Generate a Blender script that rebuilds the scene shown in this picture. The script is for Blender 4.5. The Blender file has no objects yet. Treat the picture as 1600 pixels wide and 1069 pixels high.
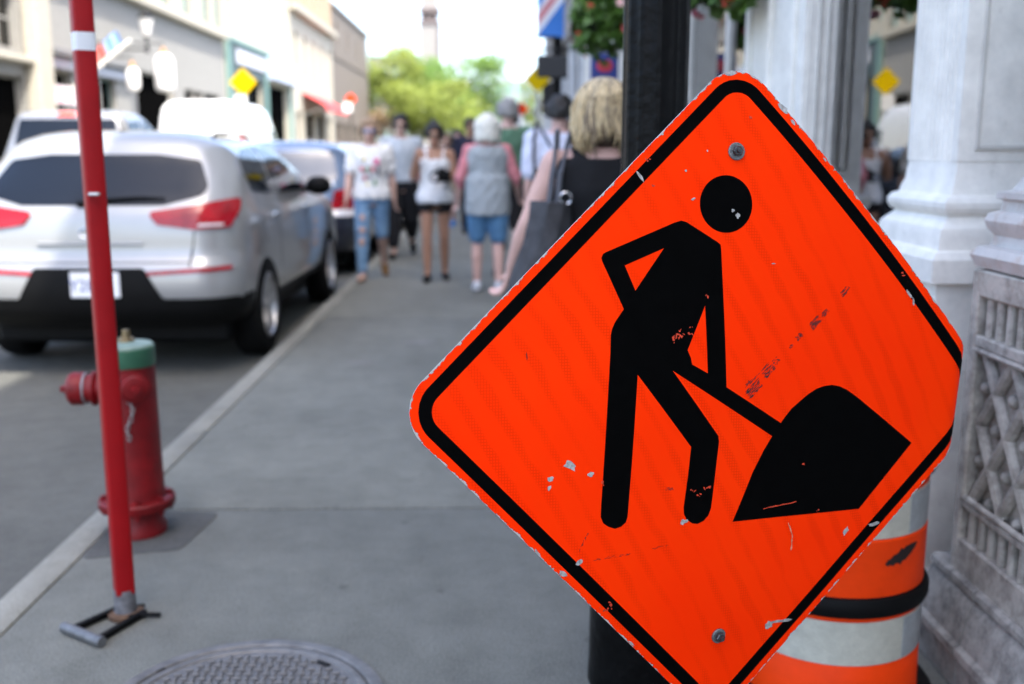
import bpy, bmesh, math, random
import numpy as np
from mathutils import Vector, Matrix, noise
from mathutils.geometry import tessellate_polygon
R = math.radians
random.seed(7)
SC = bpy.context.scene
COL = SC.collection

# ------------------------------------------------------------------ camera
cam_d = bpy.data.cameras.new('camera'); cam = bpy.data.objects.new('camera', cam_d); COL.objects.link(cam)
cam.location = (0, 0, 1.33)
cam.rotation_euler = (R(90 - 10.6), 0, R(-1.09))
cam_d.sensor_width = 36; cam_d.lens = 36
cam_d.clip_start = 0.05; cam_d.clip_end = 3000
cam_d.dof.use_dof = True; cam_d.dof.focus_distance = 1.53; cam_d.dof.aperture_fstop = 2.85
SC.camera = cam

# ------------------------------------------------------------------ sky and sun
SUN_EL = R(60); SUN_DIR = Vector((math.cos(SUN_EL)*0.62, -math.cos(SUN_EL)*0.785, math.sin(SUN_EL)))
w = bpy.data.worlds.new('World'); SC.world = w; w.use_nodes = True
nt = w.node_tree
bg = nt.nodes['Background']; sky = nt.nodes.new('ShaderNodeTexSky')
sky.sky_type = 'NISHITA'; sky.sun_disc = False
sky.sun_elevation = SUN_EL; sky.sun_rotation = math.atan2(SUN_DIR.x, SUN_DIR.y)
sky.dust_density = 3.0; sky.air_density = 0.75; sky.ozone_density = 0.0
nt.links.new(sky.outputs[0], bg.inputs[0]); bg.inputs[1].default_value = 0.15
sd = bpy.data.lights.new('sun', 'SUN'); sd.energy = 2.0; sd.angle = R(0.53); sd.color = (1.0, 0.95, 0.87)
so = bpy.data.objects.new('sun', sd); COL.objects.link(so)
so.rotation_euler = (-SUN_DIR).to_track_quat('-Z', 'Y').to_euler(); so.location = (20, -10, 40)
SC.view_settings.view_transform = 'Standard'; SC.view_settings.look = 'None'
SC.view_settings.exposure = 2.5; SC.view_settings.gamma = 1.0; SC.view_settings.use_curve_mapping = False
SC.cycles.use_denoising = True
SC.cycles.max_bounces = 8; SC.cycles.caustics_reflective = False; SC.cycles.caustics_refractive = False

# ------------------------------------------------------------------ materials
MATS = {}
def mat(name, col, rough=0.6, metal=0.0, var=0.12, scale=6.0, bump=0.0, bscale=60.0, spec=0.5, coat=0.0, col2=None, detail=6):
    """procedural material: base colour broken up by noise, optional fine relief"""
    if name in MATS: return MATS[name]
    m = bpy.data.materials.new(name); m.use_nodes = True; MATS[name] = m
    n, l = m.node_tree.nodes, m.node_tree.links
    b = n['Principled BSDF']
    tc = n.new('ShaderNodeTexCoord')
    ns = n.new('ShaderNodeTexNoise'); ns.inputs['Scale'].default_value = scale; ns.inputs['Detail'].default_value = detail; ns.inputs['Roughness'].default_value = 0.65
    l.new(tc.outputs['Object'], ns.inputs['Vector'])
    rp = n.new('ShaderNodeValToRGB'); rp.color_ramp.elements[0].position = 0.3; rp.color_ramp.elements[1].position = 0.7
    c1 = [max(0, c*(1-var)) for c in col]; c2 = col2 or [min(1, c*(1+var)) for c in col]
    rp.color_ramp.elements[0].color = (*c1, 1); rp.color_ramp.elements[1].color = (*c2, 1)
    l.new(ns.outputs['Fac'], rp.inputs['Fac']); l.new(rp.outputs['Color'], b.inputs['Base Color'])
    b.inputs['Roughness'].default_value = rough; b.inputs['Metallic'].default_value = metal
    b.inputs['Specular IOR Level'].default_value = spec
    b.inputs['Coat Weight'].default_value = coat; b.inputs['Coat Roughness'].default_value = 0.04
    if bump > 0:
        n2 = n.new('ShaderNodeTexNoise'); n2.inputs['Scale'].default_value = bscale; n2.inputs['Detail'].default_value = 8
        l.new(tc.outputs['Object'], n2.inputs['Vector'])
        bp = n.new('ShaderNodeBump'); bp.inputs['Strength'].default_value = bump; bp.inputs['Distance'].default_value = 0.01
        l.new(n2.outputs['Fac'], bp.inputs['Height']); l.new(bp.outputs['Normal'], b.inputs['Normal'])
    return m

def glow(name, col, strength):
    m = bpy.data.materials.new(name); m.use_nodes = True
    b = m.node_tree.nodes['Principled BSDF']; b.inputs['Base Color'].default_value = (*col, 1)
    b.inputs['Emission Color'].default_value = (*col, 1); b.inputs['Emission Strength'].default_value = strength
    return m

def glass_mat(name, tint, ior, refl=(1, 1, 1), trans=1.0):
    """clear pane: reflects by Fresnel, lets the rest through with a tint"""
    m = bpy.data.materials.new(name); m.use_nodes = True
    n, l = m.node_tree.nodes, m.node_tree.links
    n.remove(n['Principled BSDF']); out = n['Material Output']
    fr = n.new('ShaderNodeFresnel'); fr.inputs['IOR'].default_value = ior
    g = n.new('ShaderNodeBsdfGlossy'); g.inputs['Roughness'].default_value = 0.01; g.inputs['Color'].default_value = (*refl, 1)
    t = n.new('ShaderNodeBsdfTransparent'); t.inputs['Color'].default_value = (*tint, 1)
    mx = n.new('ShaderNodeMixShader')
    l.new(fr.outputs[0], mx.inputs[0]); l.new(t.outputs[0], mx.inputs[1]); l.new(g.outputs[0], mx.inputs[2]); l.new(mx.outputs[0], out.inputs[0])
    MATS[name] = m
    return m

# ------------------------------------------------------------------ mesh building
class MB:
    """collects shapes and links them as ONE mesh object"""
    def __init__(s): s.v = []; s.f = []; s.T = None
    def add(s, vs, fs):
        o = len(s.v)
        for p in vs: s.v.append(tuple(s.T @ Vector(p)) if s.T else tuple(p))
        s.f += [tuple(i+o for i in f) for f in fs]
        return s
    def box(s, x0, x1, y0, y1, z0, z1):
        return s.add([(x0,y0,z0),(x1,y0,z0),(x1,y1,z0),(x0,y1,z0),(x0,y0,z1),(x1,y0,z1),(x1,y1,z1),(x0,y1,z1)],
                     [(0,3,2,1),(4,5,6,7),(0,1,5,4),(1,2,6,5),(2,3,7,6),(3,0,4,7)])
    def bbox(s, x0, x1, y0, y1, z0, z1, bev=0.01, seg=2):
        bm = bmesh.new(); bmesh.ops.create_cube(bm, size=1)
        for v in bm.verts:
            v.co = ((x0+x1)/2+v.co.x*(x1-x0), (y0+y1)/2+v.co.y*(y1-y0), (z0+z1)/2+v.co.z*(z1-z0))
        bmesh.ops.bevel(bm, geom=bm.edges[:], offset=bev, segments=seg, affect='EDGES', profile=0.5)
        s.bm(bm); return s
    def bm(s, bm):
        bm.verts.index_update()
        s.add([v.co[:] for v in bm.verts], [[v.index for v in f.verts] for f in bm.faces]); bm.free()
        return s
    def loft(s, loops, cap0=True, cap1=True, closed=True):
        n = len(loops[0]); vs = [p for L in loops for p in L]; fs = []
        for i in range(len(loops)-1):
            for j in range(n if closed else n-1):
                a, b = i*n+j, i*n+(j+1) % n
                fs.append((a, b, b+n, a+n))
        if cap0: fs.append(tuple(range(n))[::-1])
        if cap1: fs.append(tuple(range((len(loops)-1)*n, len(loops)*n)))
        return s.add(vs, fs)
    def ring(s, c, r, d, n=12, r2=None, ph=0.0):
        d = Vector(d).normalized(); a = Vector((0,0,1)) if abs(d.z) < 0.9 else Vector((1,0,0))
        u = d.cross(a).normalized(); v = u.cross(d) * -1
        c = Vector(c); r2 = r2 or r
        return [c + u*math.cos(t)*r + v*math.sin(t)*r2 for t in [ph+2*math.pi*k/n for k in range(n)]]
    def cyl(s, p0, p1, r0, r1=None, n=12, ph=0.0):
        r1 = r0 if r1 is None else r1; d = Vector(p1)-Vector(p0)
        return s.loft([s.ring(p0, r0, d, n, ph=ph), s.ring(p1, r1, d, n, ph=ph)])
    def tube(s, pts, r, n=8):
        pts = [Vector(p) for p in pts]; L = []
        for i, p in enumerate(pts):
            d = (pts[min(i+1, len(pts)-1)]-pts[max(i-1, 0)])
            L.append(s.ring(p, r[i] if isinstance(r, (list, tuple)) else r, d, n))
        return s.loft(L)
    def lathe(s, prof, c=(0,0,0), n=24, axis='z'):
        L = []
        for r, z in prof:
            q = []
            for k in range(n):
                a = 2*math.pi*k/n; x, y = r*math.cos(a), r*math.sin(a)
                q.append({'z': (c[0]+x, c[1]+y, c[2]+z), 'x': (c[0]+z, c[1]+x, c[2]+y), 'y': (c[0]+x, c[1]+z, c[2]+y)}[axis])
            L.append(q)
        return s.loft(L)
    def ball(s, c, rx, ry=None, rz=None, n=16, m=10):
        ry = ry or rx; rz = rz or rx
        L = []
        for i in range(1, m):
            t = math.pi*i/m
            L.append([(c[0]+rx*math.sin(t)*math.cos(a), c[1]+ry*math.sin(t)*math.sin(a), c[2]-rz*math.cos(t)) for a in [2*math.pi*k/n for k in range(n)]])
        return s.loft(L)
    def capsule(s, p0, p1, r0, r1=None, n=12):
        r1 = r0 if r1 is None else r1; p0, p1 = Vector(p0), Vector(p1); d = (p1-p0).normalized(); L = []
        for t in (80, 55, 28): L.append(s.ring(p0-d*r0*math.sin(R(t)), r0*math.cos(R(t)), d, n))
        L += [s.ring(p0, r0, d, n), s.ring(p1, r1, d, n)]
        for t in (28, 55, 80): L.append(s.ring(p1+d*r1*math.sin(R(t)), r1*math.cos(R(t)), d, n))
        return s.loft(L)
    def ell(s, rings, n=20):
        """stack of horizontal ellipses: (z, rx, ry, x, y)"""
        L = []
        for z, rx, ry, cx, cy in rings:
            L.append([(cx+rx*math.cos(a), cy+ry*math.sin(a), z) for a in [2*math.pi*k/n for k in range(n)]])
        return s.loft(L)
    def quad(s, a, b, c, d): return s.add([a, b, c, d], [(0, 1, 2, 3)])
    def prism(s, poly, d0, d1, f):
        """extrude a 2D polygon; f(a, b, d) -> point"""
        n = len(poly)
        return s.loft([[f(a, b, d0) for a, b in poly], [f(a, b, d1) for a, b in poly]])
    def build(s, name, m, parent=None, smooth=True, angle=35, mats=None):
        me = bpy.data.meshes.new(name); me.from_pydata(s.v, [], s.f); me.update()
        return link(name, me, m, parent, smooth, angle)

def fix_normals(me):
    bm = bmesh.new(); bm.from_mesh(me); bmesh.ops.recalc_face_normals(bm, faces=bm.faces[:]); bm.to_mesh(me); bm.free()
def link(name, me, m, parent=None, smooth=True, angle=35, fix=True):
    if fix: fix_normals(me)
    if m: me.materials.append(m)
    if smooth:
        me.polygons.foreach_set('use_smooth', [True]*len(me.polygons))
        me.set_sharp_from_angle(angle=R(angle))
    o = bpy.data.objects.new(name, me); COL.objects.link(o)
    if parent: o.parent = parent
    return o
def thing(name, label, cat, loc=(0,0,0), rz=0.0, group=None):
    o = bpy.data.objects.new(name, None); COL.objects.link(o); o.location = loc; o.rotation_euler = (0,0,rz)
    o.empty_display_size = 0.1
    return tag(o, label, cat, group)
def tag(o, label, cat, group=None):
    o['label'] = label; o['category'] = cat
    if group: o['group'] = group
    return o
def struct(o, kind='structure'): o['kind'] = kind; return o
def copy_tree(o, parent=None):
    c = o.copy(); COL.objects.link(c); c.parent = parent
    for ch in list(o.children): copy_tree(ch, c)
    return c
def rep(name, me_obj, locs, parent):
    """alike pieces sharing one mesh; the first is me_obj itself"""
    for i, l in enumerate(locs):
        o = me_obj if i == 0 else me_obj.copy()
        if i: COL.objects.link(o)
        o.location = l; o.parent = parent

def patch(poly, grid, mp, t0, t1, holes=(), angle=40):
    """2D polygon cut by a grid, laid on a curved surface mp(a, b, offset) as a sheet of thickness t0..t1"""
    loops = [poly]+list(holes)
    pts = [Vector((p[0], p[1], 0)) for L in loops for p in L]
    tris = tessellate_polygon([[Vector((p[0], p[1], 0)) for p in L] for L in loops])
    bm = bmesh.new(); vs = [bm.verts.new(p) for p in pts]
    for t in tris:
        try: bm.faces.new([vs[i] for i in t])
        except ValueError: pass
    for ax in (0, 1):
        lo = min(p[ax] for p in pts); hi = max(p[ax] for p in pts)
        k = math.ceil((lo+1e-4)/grid)
        while k*grid < hi-1e-4:
            no = Vector((1,0,0)) if ax == 0 else Vector((0,1,0))
            bmesh.ops.bisect_plane(bm, geom=bm.verts[:]+bm.edges[:]+bm.faces[:], plane_co=no*(k*grid), plane_no=no, dist=1e-6)
            k += 1
    bm.verts.index_update()
    n = len(bm.verts); base = [(v.co.x, v.co.y) for v in bm.verts]
    mb = MB()
    V = [mp(a, b, t1) for a, b in base]+[mp(a, b, t0) for a, b in base]
    F = [[v.index for v in f.verts] for f in bm.faces]
    F += [[e.verts[0].index, e.verts[1].index, e.verts[1].index+n, e.verts[0].index+n] for e in bm.edges if e.is_boundary]
    bm.free()
    mb.add(V, F); mb.base = base
    return mb

def round_poly(pts, r, seg=6):
    """round every corner of a polygon (r: one radius or one per corner)"""
    out = []; n = len(pts)
    for i in range(n):
        p, a, b = Vector(pts[i]), Vector(pts[i-1]), Vector(pts[(i+1) % n])
        rr = r[i] if isinstance(r, (list, tuple)) else r
        d0, d1 = (a-p).normalized(), (b-p).normalized(); ang = d0.angle(d1)
        t = min(rr/math.tan(ang/2), (a-p).length*0.49, (b-p).length*0.49)
        rr = t*math.tan(ang/2)
        c = p+(d0+d1).normalized()*(rr/math.sin(ang/2)); s0, s1 = p+d0*t-c, p+d1*t-c
        for k in range(seg+1):
            q = s0.lerp(s1, k/seg); q = q.normalized()*rr if q.length > 1e-9 else q
            out.append(tuple(c+q))
    return out
def rect(a0, a1, b0, b1): return [(a0,b0),(a1,b0),(a1,b1),(a0,b1)]

# ------------------------------------------------------------------ common materials
def paving_mat(name, base, fleck, stain):
    m = bpy.data.materials.new(name); m.use_nodes = True; MATS[name] = m
    n, l = m.node_tree.nodes, m.node_tree.links; b = n['Principled BSDF']
    geo = n.new('ShaderNodeNewGeometry')
    def nz(sc, det, ro=0.6):
        t = n.new('ShaderNodeTexNoise'); t.inputs['Scale'].default_value = sc; t.inputs['Detail'].default_value = det; t.inputs['Roughness'].default_value = ro
        l.new(geo.outputs['Position'], t.inputs['Vector']); return t
    def ramp(src, p0, c0, p1, c1):
        r = n.new('ShaderNodeValToRGB'); e = r.color_ramp.elements
        e[0].position = p0; e[0].color = (*c0, 1); e[1].position = p1; e[1].color = (*c1, 1)
        l.new(src, r.inputs['Fac']); return r
    def mul(a, bb, f=1.0):
        x = n.new('ShaderNodeMix'); x.data_type = 'RGBA'; x.blend_type = 'MULTIPLY'; x.inputs['Factor'].default_value = f
        l.new(a, x.inputs['A']); l.new(bb, x.inputs['B']); return x.outputs['Result']
    big = ramp(nz(0.9, 4).outputs['Fac'], 0.35, [c*stain for c in base], 0.65, base)
    mid = ramp(nz(7, 5, 0.7).outputs['Fac'], 0.3, (0.80,0.80,0.79), 0.7, (1.08,1.08,1.08))
    fine = ramp(nz(190, 3, 0.8).outputs['Fac'], 0.36, (0.45,0.45,0.45), 0.66, (1.32,1.32,1.32))
    vo = n.new('ShaderNodeTexVoronoi'); vo.inputs['Scale'].default_value = 4.2; l.new(geo.outputs['Position'], vo.inputs['Vector'])
    spots = ramp(vo.outputs['Distance'], 0.05, (0.55,0.55,0.53), 0.085, (1,1,1))
    c = mul(mul(mul(big.outputs['Color'], mid.outputs['Color']), fine.outputs['Color'], fleck), spots.outputs['Color'], 0.6)
    l.new(c, b.inputs['Base Color']); b.inputs['Roughness'].default_value = 0.85; b.inputs['Specular IOR Level'].default_value = 0.3
    bp = n.new('ShaderNodeBump'); bp.inputs['Strength'].default_value = 0.5; bp.inputs['Distance'].default_value = 0.004
    l.new(fine.outputs['Color'], bp.inputs['Height']); l.new(bp.outputs['Normal'], b.inputs['Normal'])
    return m
M_WALK = paving_mat('paving_grey', (0.222,0.224,0.195), 1.0, 0.76)
M_KERB = paving_mat('kerb_concrete', (0.31,0.305,0.265), 0.7, 0.75)
M_ROAD = paving_mat('asphalt', (0.132,0.133,0.120), 0.8, 0.8)
M_PATCH = paving_mat('dark_patch', (0.12,0.12,0.115), 0.9, 0.7)
M_SCAR = paving_mat('scar_concrete', (0.25,0.245,0.228), 0.9, 0.8)
M_DIRT = mat('joint_dirt', (0.07,0.068,0.062), 0.95, var=0.4, scale=20)
M_BLACK = mat('black_paint', (0.008,0.008,0.008), 0.4, spec=0.3, var=0.3, bump=0.15, bscale=40)
M_RUBBER = mat('rubber', (0.006,0.006,0.006), 0.8, spec=0.12, var=0.3, bump=0.2)
M_BLACKP = mat('black_plastic', (0.004,0.004,0.004), 0.6, spec=0.12, var=0.2)
M_CHROME = mat('chrome', (0.75,0.75,0.76), 0.12, 1.0, var=0.05)
M_STEEL = mat('galvanised_steel', (0.42,0.43,0.44), 0.45, 0.8, var=0.25, scale=30)
M_TINT = mat('car_glass', (0.003,0.005,0.009), 0.03, spec=0.36, var=0.05)

# ------------------------------------------------------------------ ground, road, pavements
g = MB(); g.quad((-1500,-1500,-0.16),(1500,-1500,-0.16),(1500,1500,-0.16),(-1500,1500,-0.16))
struct(g.build('ground', M_ROAD, smooth=False))
g = MB(); g.quad((-9.5,-30,-0.12),(-1.48,-30,-0.12),(-1.48,400,-0.12),(-9.5,400,-0.12)); struct(g.build('road', M_ROAD, smooth=False))
# pavement on this side: bed plus slabs with recessed joints
sw = struct(MB().box(-1.36,1.6,-12,140,-0.155,-0.012).build('pavement', M_DIRT, smooth=False))
ys = [-12,-7.2,-0.82]+[3.7+4.52*k for k in range(0, 25)]
for a, b in zip(ys[:-1], ys[1:]):
    s = MB(); s.bbox(-1.372,1.6,a+0.006,b-0.006,-0.05,0.0,0.006,2)
    s.build('paving_slab', M_WALK, sw)
kb = struct(MB().box(-1.46,-1.385,-12,140,-0.155,-0.03).build('kerb', M_DIRT, smooth=False))
y = -12.0; k = 0
while y < 110:
    L = 2.4+0.35*math.sin(k*2.1); s = MB(); s.bbox(-1.492,-1.380,y+0.004,y+L-0.004,-0.15,0.001,0.012,2)
    s.build('kerb_stone', M_KERB, kb); y += L; k += 1
# far pavement and its kerb
struct(MB().bbox(-13,-9.5,-30,140,-0.155,0.0,0.012).build('far_pavement', M_WALK, smooth=False))
# asphalt repair round the hydrant, a thin sheet on the slab
pp = round_poly([(-1.37,3.22),(-1.06,3.30),(-1.02,3.66),(-1.37,3.68)], 0.03)
struct(MB().prism(pp, -0.02, 0.003, lambda a, b, d: (a, b, d)).build('pavement_patch', M_PATCH))
for (cx, cy, rx, ry, sd_) in ((-0.52,7.1,0.13,0.02,3),(-0.83,6.4,0.10,0.015,5)):
    pl = [(cx+rx*(1+0.25*noise.noise((math.cos(t)*2+sd_, math.sin(t)*2, 0)))*math.cos(t), cy+ry*4*(1+0.3*noise.noise((math.cos(t)*2, math.sin(t)*2, sd_)))*math.sin(t)) for t in [2*math.pi*i/18 for i in range(18)]]
    struct(MB().prism(pl, -0.01, 0.003, lambda a, b, d: (a, b, d)).build('pavement_scar', M_SCAR))

# ------------------------------------------------------------------ manhole cover
M_IRON = mat('worn_iron', (0.165,0.158,0.150), 0.55, 0.4, var=0.3, scale=25, bump=0.2, bscale=90)
mh = thing('manhole_cover', 'round cast iron manhole cover with woven tread set in the grey pavement', 'manhole cover', (-0.61,2.287,0))
MB().lathe([(0.345,-0.02),(0.345,0.006),(0.335,0.009),(0.315,0.009),(0.311,0.004),(0.311,-0.02)], n=64).build('rim', M_IRON, mh)
MB().lathe([(0.306,-0.02),(0.306,0.005),(0.302,0.007),(0.286,0.007),(0.282,0.002),(0.0005,0.002)], n=64).build('plate', M_IRON, mh)
pad_h = MB().bbox(-0.0098,0.0098,-0.0042,0.0042,0.0,0.008,0.002,1).build('tread_pad', M_IRON, mh)
pad_v = MB().bbox(-0.0042,0.0042,-0.0098,0.0098,0.0,0.008,0.002,1).build('tread_pad', M_IRON, mh)
near = MB(); first = {0: True, 1: True}; cnt = 0; P = 0.0225
for i in range(-13, 14):
    for j in range(-13, 14):
        x, y = i*P, j*P
        if math.hypot(x, y) > 0.268: continue
        if any(math.hypot(x-sx, (y-sy)) < 0.03 for sx, sy in ((0.163,0.21),(-0.26,0.175))): continue
        k = (i+j) % 2
        if y > 0.05 and cnt < 290:
            o = pad_h if k == 0 else pad_v
            if not first[k]: o = o.copy(); COL.objects.link(o); o.parent = mh
            first[k] = False; o.location = (x, y, 0.0015); cnt += 1
        else:
            if k == 0: near.bbox(x-0.0098,x+0.0098,y-0.0042,y+0.0042,0.0015,0.0095,0.002,1)
            else: near.bbox(x-0.0042,x+0.0042,y-0.0098,y+0.0098,0.0015,0.0095,0.002,1)
o = near.build('tread', M_IRON, mh); o['kind'] = 'stuff'
for sx, sy, a in ((0.163,0.21,-0.62),(-0.262,0.18,0.75)):
    s = MB(); s.bbox(-0.021,0.021,-0.007,0.007,0.0,0.0045,0.002,1); o = s.build('lifting_slot', mat('slot_black', (0.004,0.004,0.004), 0.9), mh); o.location = (sx, sy, 0.004); o.rotation_euler = (0,0,a)

# ------------------------------------------------------------------ the roadworks sign
SC0 = Vector((0.38161,1.47447,0.95811)); SU = Vector((0.987658,0.155475,-0.018963)); SV = Vector((-0.017635,0.230685,0.972869)); SN = Vector((0.155632,-0.960527,0.230580))
def sign_raw(u, v):
    tt = u*math.cos(-0.867)+v*math.sin(-0.867); wv = -0.22146*max(0, tt+0.5331)**2
    s = u-(0.424+0.012*v); rad = 0.03
    if s > 0:      # the right tip is knocked back
        th = min(s/rad, R(105)); ex = s-th*rad
        du = rad*math.sin(th)+ex*math.cos(th)-s; dw = -(rad*(1-math.cos(th))+ex*math.sin(th))
    else: du = dw = 0
    wv += 0.0016*noise.noise((u*5, v*5, 3.3))
    return SC0+SU*(u+du)+SV*v+SN*(wv+dw)
def sign_pt(u, v, off):
    p = sign_raw(u, v); e = 1e-3
    n = (sign_raw(u+e, v)-p).cross(sign_raw(u, v+e)-p).normalized()
    return p+n*off
DH = 0.75/math.sqrt(2)
def diamond(off, r, seg=8):
    d = DH-off*math.sqrt(2); return round_poly([(d,0),(0,d),(-d,0),(0,-d)], r, seg)
sheet = diamond(0.0, 0.062)
def sign_face_mat():
    m = bpy.data.materials.new('orange_reflective'); m.use_nodes = True
    n, l = m.node_tree.nodes, m.node_tree.links; b = n['Principled BSDF']
    at = n.new('ShaderNodeAttribute'); at.attribute_name = 'edge_distance'
    uv = n.new('ShaderNodeAttribute'); uv.attribute_name = 'sheet_uv'
    def nz(sc, det, ro=0.6, scl=None):
        t = n.new('ShaderNodeTexNoise'); t.inputs['Scale'].default_value = sc; t.inputs['Detail'].default_value = det; t.inputs['Roughness'].default_value = ro
        if scl:
            mp = n.new('ShaderNodeMapping'); mp.vector_type = 'TEXTURE'; mp.inputs['Scale'].default_value = scl; mp.inputs['Rotation'].default_value = (0,0,R(-32)); l.new(uv.outputs['Vector'], mp.inputs['Vector']); l.new(mp.outputs['Vector'], t.inputs['Vector'])
        else: l.new(uv.outputs['Vector'], t.inputs['Vector'])
        return t.outputs['Fac']
    def ramp(src, p0, c0, p1, c1, inter='LINEAR'):
        r = n.new('ShaderNodeValToRGB'); r.color_ramp.interpolation = inter; e = r.color_ramp.elements
        e[0].position = p0; e[0].color = (*c0, 1); e[1].position = p1; e[1].color = (*c1, 1)
        l.new(src, r.inputs['Fac']); return r.outputs['Color']
    def mth(op, a, bb):
        x = n.new('ShaderNodeMath'); x.operation = op
        for i, q in enumerate((a, bb)):
            if isinstance(q, (int, float)): x.inputs[i].default_value = q
            else: l.new(q, x.inputs[i])
        return x.outputs[0]
    def mixc(f, a, bb, typ='MIX'):
        x = n.new('ShaderNodeMix'); x.data_type = 'RGBA'; x.blend_type = typ
        if isinstance(f, (int, float)): x.inputs['Factor'].default_value = f
        else: l.new(f, x.inputs['Factor'])
        l.new(a, x.inputs['A']); l.new(bb, x.inputs['B']); return x.outputs['Result']
    base = ramp(nz(3.5, 5), 0.3, (0.97,0.026,0.0002), 0.7, (1.0,0.036,0.0004))
    # honeycomb of the reflective sheeting, seen in slanting bands
    vo = n.new('ShaderNodeTexVoronoi'); vo.feature = 'DISTANCE_TO_EDGE'; vo.inputs['Scale'].default_value = 230; vo.inputs['Randomness'].default_value = 0.15
    l.new(uv.outputs['Vector'], vo.inputs['Vector'])
    cell = ramp(vo.outputs['Distance'], 0.08, (0.70,0.5,0.45), 0.22, (1,1,1))
    dt = n.new('ShaderNodeVectorMath'); dt.operation = 'DOT_PRODUCT'; l.new(uv.outputs['Vector'], dt.inputs[0]); dt.inputs[1].default_value = (0.86, 0.51, 0)
    ph = mth('ADD', mth('MULTIPLY', dt.outputs['Value'], 2*math.pi/0.040), mth('MULTIPLY', nz(9, 3, 0.6), 4.5))
    wv = mth('MULTIPLY', mth('ADD', mth('SINE', ph, 0.0), 1.0), mth('MULTIPLY', nz(6, 2, 0.5), 1.0))
    band = ramp(wv, 0.60, (0,0,0), 1.15, (0.52,0.52,0.52))
    c = mixc(band, base, mixc(1.0, base, cell, 'MULTIPLY'))
    # grime and hairline scratches
    scr = ramp(nz(60, 4, 0.6, (14,0.8,1)), 0.70, (1,1,1), 0.76, (0.8,0.65,0.6)); c = mixc(0.5, c, mixc(1.0, c, scr, 'MULTIPLY'))
    grime = ramp(nz(55, 6, 0.75), 0.73, (1,1,1), 0.80, (0.4,0.3,0.25)); c = mixc(1.0, c, grime, 'MULTIPLY')
    # flaked edge: bare aluminium with a dark lip
    jag = mth('MULTIPLY', mth('SUBTRACT', nz(48, 6, 0.75), 0.47), 0.021)
    d = mth('SUBTRACT', at.outputs['Fac'], jag)
    lip = ramp(mth('MULTIPLY', d, 100), 0.0, (0.12,0.05,0.04), 0.09, (1,1,1)); c = mixc(1.0, c, lip, 'MULTIPLY')
    bare = ramp(mth('MULTIPLY', d, 1000), 0.0, (1,1,1), 0.02, (0,0,0))
    al = n.new('ShaderNodeRGB'); al.outputs[0].default_value = (0.42,0.41,0.38,1)
    c = mixc(bare, c, al.outputs[0])
    l.new(c, b.inputs['Base Color']); b.inputs['Roughness'].default_value = 0.5; b.inputs['Specular IOR Level'].default_value = 0.03
    bp = n.new('ShaderNodeBump'); bp.inputs['Strength'].default_value = 0.12; bp.inputs['Distance'].default_value = 0.004
    l.new(nz(30, 5), bp.inputs['Height']); l.new(bp.outputs['Normal'], b.inputs['Normal'])
    return m
def print_mat():
    m = mat('sign_black', (0.0012,0.0012,0.0012), 0.6, var=0.3, scale=40, spec=0.02)
    n, l = m.node_tree.nodes, m.node_tree.links; b = n['Principled BSDF']
    src = b.inputs['Base Color'].links[0].from_socket
    geo = n.new('ShaderNodeTexCoord'); t = n.new('ShaderNodeTexNoise'); t.inputs['Scale'].default_value = 26; t.inputs['Detail'].default_value = 9; t.inputs['Roughness'].default_value = 0.78
    l.new(geo.outputs['Object'], t.inputs['Vector'])
    r = n.new('ShaderNodeValToRGB'); e = r.color_ramp.elements; e[0].position = 0.715; e[0].color = (0,0,0,1); e[1].position = 0.735; e[1].color = (1,1,1,1)
    l.new(t.outputs['Fac'], r.inputs['Fac'])
    x = n.new('ShaderNodeMix'); x.data_type = 'RGBA'; l.new(r.outputs['Color'], x.inputs['Factor']); l.new(src, x.inputs['A']); x.inputs['B'].default_value = (0.5,0.05,0.01,1)
    l.new(x.outputs['Result'], b.inputs['Base Color'])
    return m
M_SIGNB = print_mat()
sg = thing('roadworks_sign', 'orange diamond roadworks sign with a black figure shovelling, chipped edges and a bent right tip', 'road sign', (0.372,1.66,0))
def to_sign(o): o.parent = sg; o.matrix_parent_inverse = Matrix.Translation(-Vector(sg.location)); return o
mb = patch(sheet, 0.0125, sign_pt, -0.0005, 0.0003)
o = to_sign(mb.build('sign_face', sign_face_mat(), None, angle=60))
def edge_dist(p):
    best = 9; P_ = Vector(p)
    for i in range(len(sheet)):
        a, b = Vector(sheet[i-1]), Vector(sheet[i]); ab = b-a
        if ab.length < 1e-9: continue
        t = max(0, min(1, (P_-a).dot(ab)/ab.length_squared)); best = min(best, (P_-a-ab*t).length)
    return best
ed = [edge_dist(p) for p in mb.base]
a1 = o.data.attributes.new('edge_distance', 'FLOAT', 'POINT'); a1.data.foreach_set('value', ed+ed)
a2 = o.data.attributes.new('sheet_uv', 'FLOAT_VECTOR', 'POINT'); a2.data.foreach_set('vector', [c for p in mb.base+mb.base for c in (p[0], p[1], 0.0)])
mb = patch(sheet, 0.02, sign_pt, -0.0034, -0.0006); bp_ = to_sign(mb.build('back_plate', mat('sign_aluminium', (0.62,0.62,0.6), 0.45, 0.5, var=0.2, scale=20), None, angle=60))
to_sign(patch(diamond(0.0125, 0.05), 0.0125, sign_pt, 0.0003, 0.0006, holes=[diamond(0.032, 0.03)]).build('black_border', M_SIGNB, None, angle=60))
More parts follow.
